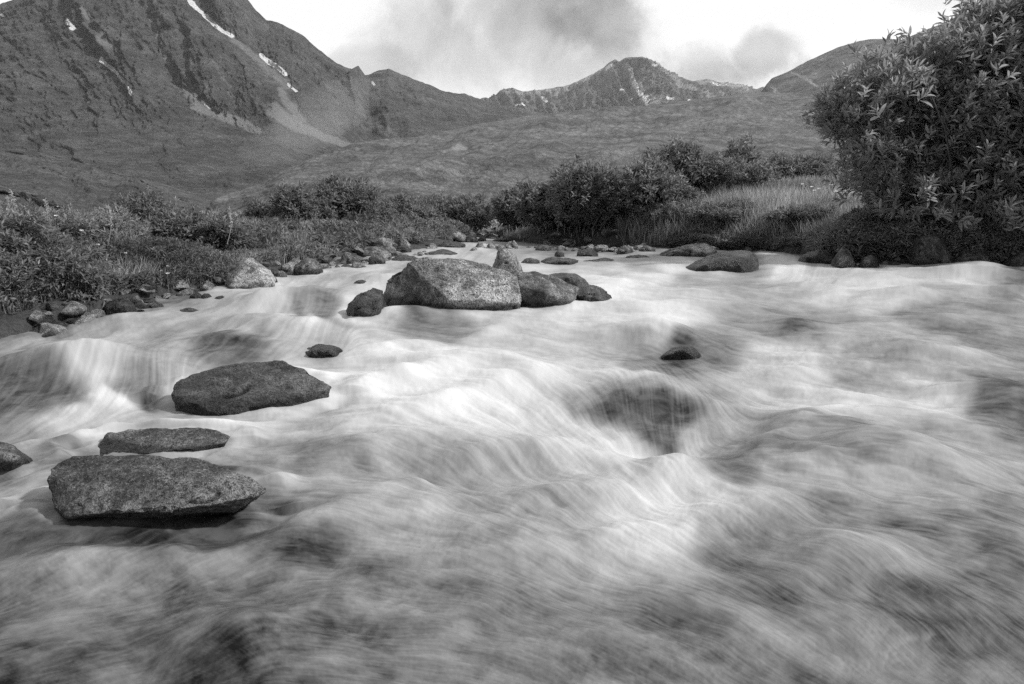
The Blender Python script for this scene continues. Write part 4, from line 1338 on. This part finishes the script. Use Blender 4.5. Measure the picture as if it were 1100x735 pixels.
_r = np.random.default_rng(77)
_fp, _fs = flower_meshes(_r)
FL = [(46, 258), (73, 271), (77, 280), (83, 276), (95, 290), (128, 289), (131, 291), (105, 263), (140, 300), (180, 286), (165, 289), (120, 296), (60, 232), (155, 294), (150, 282), (98, 268), (62, 222), (180, 294),
      (173, 291), (135, 272), (20, 236), (8, 225), (88, 248), (200, 296), (108, 300)]
for (a, b) in FL:
    Y = 6.6 + _r.uniform(-.3, .5)
    p = at(a, b, Y)
    e = empty('wildflower', tuple(p), _r.uniform(0, 6))
    obj('petals', _fp, None, e)
    obj('stem', _fs, None, e)
    e.scale = [_r.uniform(.4, .8)] * 3
    tag(e, 'tiny white wildflower among the grass of the left bank', 'flower', 'white wildflowers on the left bank')
FR = [(862, 198), (880, 203), (875, 205), (893, 199), (905, 204), (872, 201), (770, 229), (915, 207), (898, 206), (950, 207)]
for (a, b) in FR:
    Y = 12.8 + _r.uniform(-.3, .3)
    p = at(a, b, Y)
    e = empty('wildflower', tuple(p), _r.uniform(0, 6))
    obj('petals', _fp, None, e)
    obj('stem', _fs, None, e)
    e.scale = [1.3] * 3
    tag(e, 'tiny white wildflower on the grassy right bank slope', 'flower', 'white wildflowers on the right bank')
ST = [(14, 205, 250, 'tallest pale seed stalk near the left edge'), (29, 222, 252, 'short pale seed stalk right of the tallest one'), (48, 214, 248, 'slender pale stalk by the left edge shrubs'),
      (116, 222, 262, 'lone pale seed stalk standing apart on the left bank'), (6, 212, 248, 'bent pale stalk nearest to the left edge'), (244, 224, 262, 'thin pale stalk above the small pale shrub')]
for i, (a, t, b, lb) in enumerate(ST):
    Y = 6.4 + .2 * i
    p0, p1 = at(a, b, Y), at(a - 3 + i, t, Y)
    q = np.linspace(0, 1, 9)[:, None]
    path = (p1 - p0) * q + np.concatenate([.03 * np.sin(q * 3), 0 * q, 0 * q], 1)
    sv, sf = tubes([path], [np.full(9, .0045)])
    r = np.random.default_rng(i)
    n = 70
    u = r.uniform(.45, 1.0, n)
    Pb = np.stack([np.interp(u, q[:, 0], path[:, k]) for k in range(3)], -1)
    D = unit(r.standard_normal((n, 3)) + [0, 0, 1.4])
    V, Fc, per = leaves(Pb, D, r.uniform(.02, .04, n), r.uniform(.006, .012, n), r)
    e = empty('seed_stalk', tuple(p0))
    sm = mesh('stem', sv, sf, {'tone': np.ones(len(sv))})
    obj('stem', sm, M_GRASS, e)
    obj('seed_head', mesh('seed_head', V, Fc, {'tone': np.ones(len(V))}, smooth=False), M_GRASS, e)
    tag(e, lb, 'plant', 'pale seed stalks on the left bank')

# ---------------------------------------------------------------- light, sky, air, camera
SUN_AZ, SUN_EL = math.radians(96), math.radians(40)      # right of the view, in front of the camera
sd = (math.sin(SUN_AZ) * math.cos(SUN_EL), math.cos(SUN_AZ) * math.cos(SUN_EL), math.sin(SUN_EL))
L = bpy.data.lights.new('sun', 'SUN')
L.energy = 4.6
L.angle = math.radians(4)
L.color = (1, 1, 1)
lo = bpy.data.objects.new('sun', L)
COL.objects.link(lo)
from mathutils import Vector
lo.rotation_euler = Vector(sd).to_track_quat('Z', 'Y').to_euler()

world = bpy.data.worlds.new('World')
SC.world = world
world.use_nodes = True
wt = world.node_tree
wt.nodes.clear()
N = NT(wt)
wo = N.n('ShaderNodeOutputWorld')
bg = N.n('ShaderNodeBackground')
N.l(bg.outputs[0], wo.inputs[0])
sky = N.n('ShaderNodeTexSky', sky_type='NISHITA')
sky.sun_disc = False
sky.sun_elevation = SUN_EL
sky.sun_rotation = SUN_AZ
bw = N.n('ShaderNodeRGBToBW')
N.l(sky.outputs[0], bw.inputs[0])
g = N.n('ShaderNodeTexCoord').outputs['Generated']
sp = N.n('ShaderNodeSeparateXYZ')
N.l(g, sp.inputs[0])
yv = N.m('MAXIMUM', sp.outputs[1], .08)
u = N.m('DIVIDE', sp.outputs[0], yv)
v = N.m('DIVIDE', sp.outputs[2], yv)
cb = N.n('ShaderNodeCombineXYZ')
N.l(u, cb.inputs[0])
N.l(v, cb.inputs[1])
nz = N.noise(cb.outputs[0], 7, 9, .58, .35)
nz2 = N.noise(cb.outputs[0], 3.0, 6, .55, .3)
nz3 = N.noise(cb.outputs[0], 16, 8, .6, .2)
# middle and half size of each cloud in the picture, its thickness, softness of its rim
CLOUDS = [(565, 25, 150, 84, .36, .75), (590, 2, 110, 48, .45, .7), (640, 12, 60, 36, .42, .42), (480, 60, 100, 46, .22, .7), (455, 8, 40, 60, .22, .5), (395, 66, 60, 18, .30, .5), (812, 62, 40, 32, .40, .35), (760, 68, 50, 24, .34, .5), (785, 78, 80, 18, .3, .5),
          (620, 76, 110, 30, .20, .8), (780, 88, 90, 14, .25, .7), (1000, -14, 110, 30, .22, .6), (330, -50, 60, 20, .2, .6), (860, 20, 160, 30, .05, .8)]
dens = None
for (px, py, wx, hy, a, soft) in CLOUDS:
    kx, kz = ray(px, py)
    du = N.m('DIVIDE', N.m('SUBTRACT', u, float(kx)), wx / F)
    dv = N.m('DIVIDE', N.m('SUBTRACT', v, float(kz)), hy / F)
    q = N.m('ADD', N.m('MULTIPLY', du, du), N.m('MULTIPLY', dv, dv))
    q = N.m('ADD', N.m('SQRT', q), N.m('MULTIPLY', N.m('SUBTRACT', nz, .5), 2.1))
    q = N.m('ADD', q, N.m('MULTIPLY', N.m('SUBTRACT', nz3, .5), .8))
    s_ = N.m('MULTIPLY', N.rng(q, .92 - soft, .95 + soft * .42, 1, 0), a)
    dens = s_ if dens is None else N.m('SUBTRACT', N.m('ADD', dens, s_), N.m('MULTIPLY', dens, s_))
dens = N.m('MULTIPLY', dens, N.rng(nz2, .35, .65, .75, 1.2, 'LINEAR'))
dens = N.m('MULTIPLY', dens, N.rng(nz3, .35, .65, .88, 1.12, 'LINEAR'))
front = N.rng(sp.outputs[1], .08, .2, 0, 1)
dens = N.m('MULTIPLY', dens, front)
cloudy = N.mix(dens, 1.0, .12)
# thin veil of cloud everywhere, the clear sky's own light added behind it
veil = N.m('MULTIPLY', cloudy, .95)
cov = N.noise(g, 2.0, 4, .5)
veil = N.m('MULTIPLY', veil, N.mix(front, N.rng(cov, .3, .7, .12, .34, 'LINEAR'), 1.0))
tot = N.m('ADD', veil, N.m('MULTIPLY', N.m('MULTIPLY', bw.outputs[0], .06), N.m('SUBTRACT', 1.0, dens)))
N.l(tot, bg.inputs['Color'])
bg.inputs['Strength'].default_value = 1.0
# cheap, even lighting lookup
world.cycles.sampling_method = 'MANUAL'
world.cycles.sample_map_resolution = 512

# air
hz = bmesh.new()
bmesh.ops.create_cube(hz, size=1)
x0, x1, y0, y1, z0, z1 = [c * S for c in (-9500, 9500, -400, 9200, -14, 520)]
for vtx in hz.verts:
    vtx.co = (x0 if vtx.co.x < 0 else x1, y0 if vtx.co.y < 0 else y1, z0 if vtx.co.z < 0 else z1)
hm = bpy.data.meshes.new('haze')
hz.to_mesh(hm)
hz.free()
hmat = bpy.data.materials.new('haze_air')
hmat.use_nodes = True
ht = hmat.node_tree
ht.nodes.clear()
ho = ht.nodes.new('ShaderNodeOutputMaterial')
pv = ht.nodes.new('ShaderNodeVolumePrincipled')
pv.inputs['Color'].default_value = (.9, .9, .9, 1)
pv.inputs['Density'].default_value = .12 / (1000 * S)
pv.inputs['Anisotropy'].default_value = .3
ht.links.new(pv.outputs[0], ho.inputs['Volume'])
hm.materials.append(hmat)
ho_ = bpy.data.objects.new('haze', hm)
COL.objects.link(ho_)
tag(ho_, kind='stuff')

# ellipsoids of thicker air added to imitate a sunbeam across the big mountain's flank
mb = bmesh.new()
bmesh.ops.create_icosphere(mb, subdivisions=4, radius=1)
mm = bpy.data.meshes.new('light_shaft')
mb.to_mesh(mm)
mb.free()
mmat = hmat.copy()
mmat.name = 'light_shaft_air'
for n_ in mmat.node_tree.nodes:
    if n_.type == 'PRINCIPLED_VOLUME':
        n_.inputs['Density'].default_value = .34 / (90 * S)
mm.materials.append(mmat)
for (a_, b_, D_, wx_, hz_, rot_) in ((352, 122, 430, 62, 20, 28), (318, 150, 400, 60, 13, 24)):
    mo = bpy.data.objects.new('light_shaft', mm)
    COL.objects.link(mo)
    p_ = at(a_, b_, D_)
    mo.location = [c * S for c in p_]
    mo.scale = (wx_ / F * D_ * S, 45 * S, hz_ / F * D_ * S)
    mo.rotation_euler = (0, math.radians(-rot_), 0)
    tag(mo, kind='stuff')

cam = bpy.data.cameras.new('camera')
cam.sensor_width = 36
cam.lens = F / 1100 * 36
cam.clip_start = .02
cam.clip_end = 20000
co = bpy.data.objects.new('camera', cam)
COL.objects.link(co)
co.location = (0, 0, S)
co.rotation_euler = (math.pi / 2 - PITCH, 0, 0)
SC.camera = co

SC.view_settings.view_transform = 'Standard'
SC.view_settings.look = 'None'
SC.view_settings.exposure = 0.0
SC.view_settings.gamma = 1
SC.cycles.sample_clamp_direct = 3.0
SC.cycles.sample_clamp_indirect = 2.0
SC.cycles.volume_bounces = 0
SC.cycles.max_bounces = 6
SC.cycles.transparent_max_bounces = 6
SC.cycles.use_denoising = False
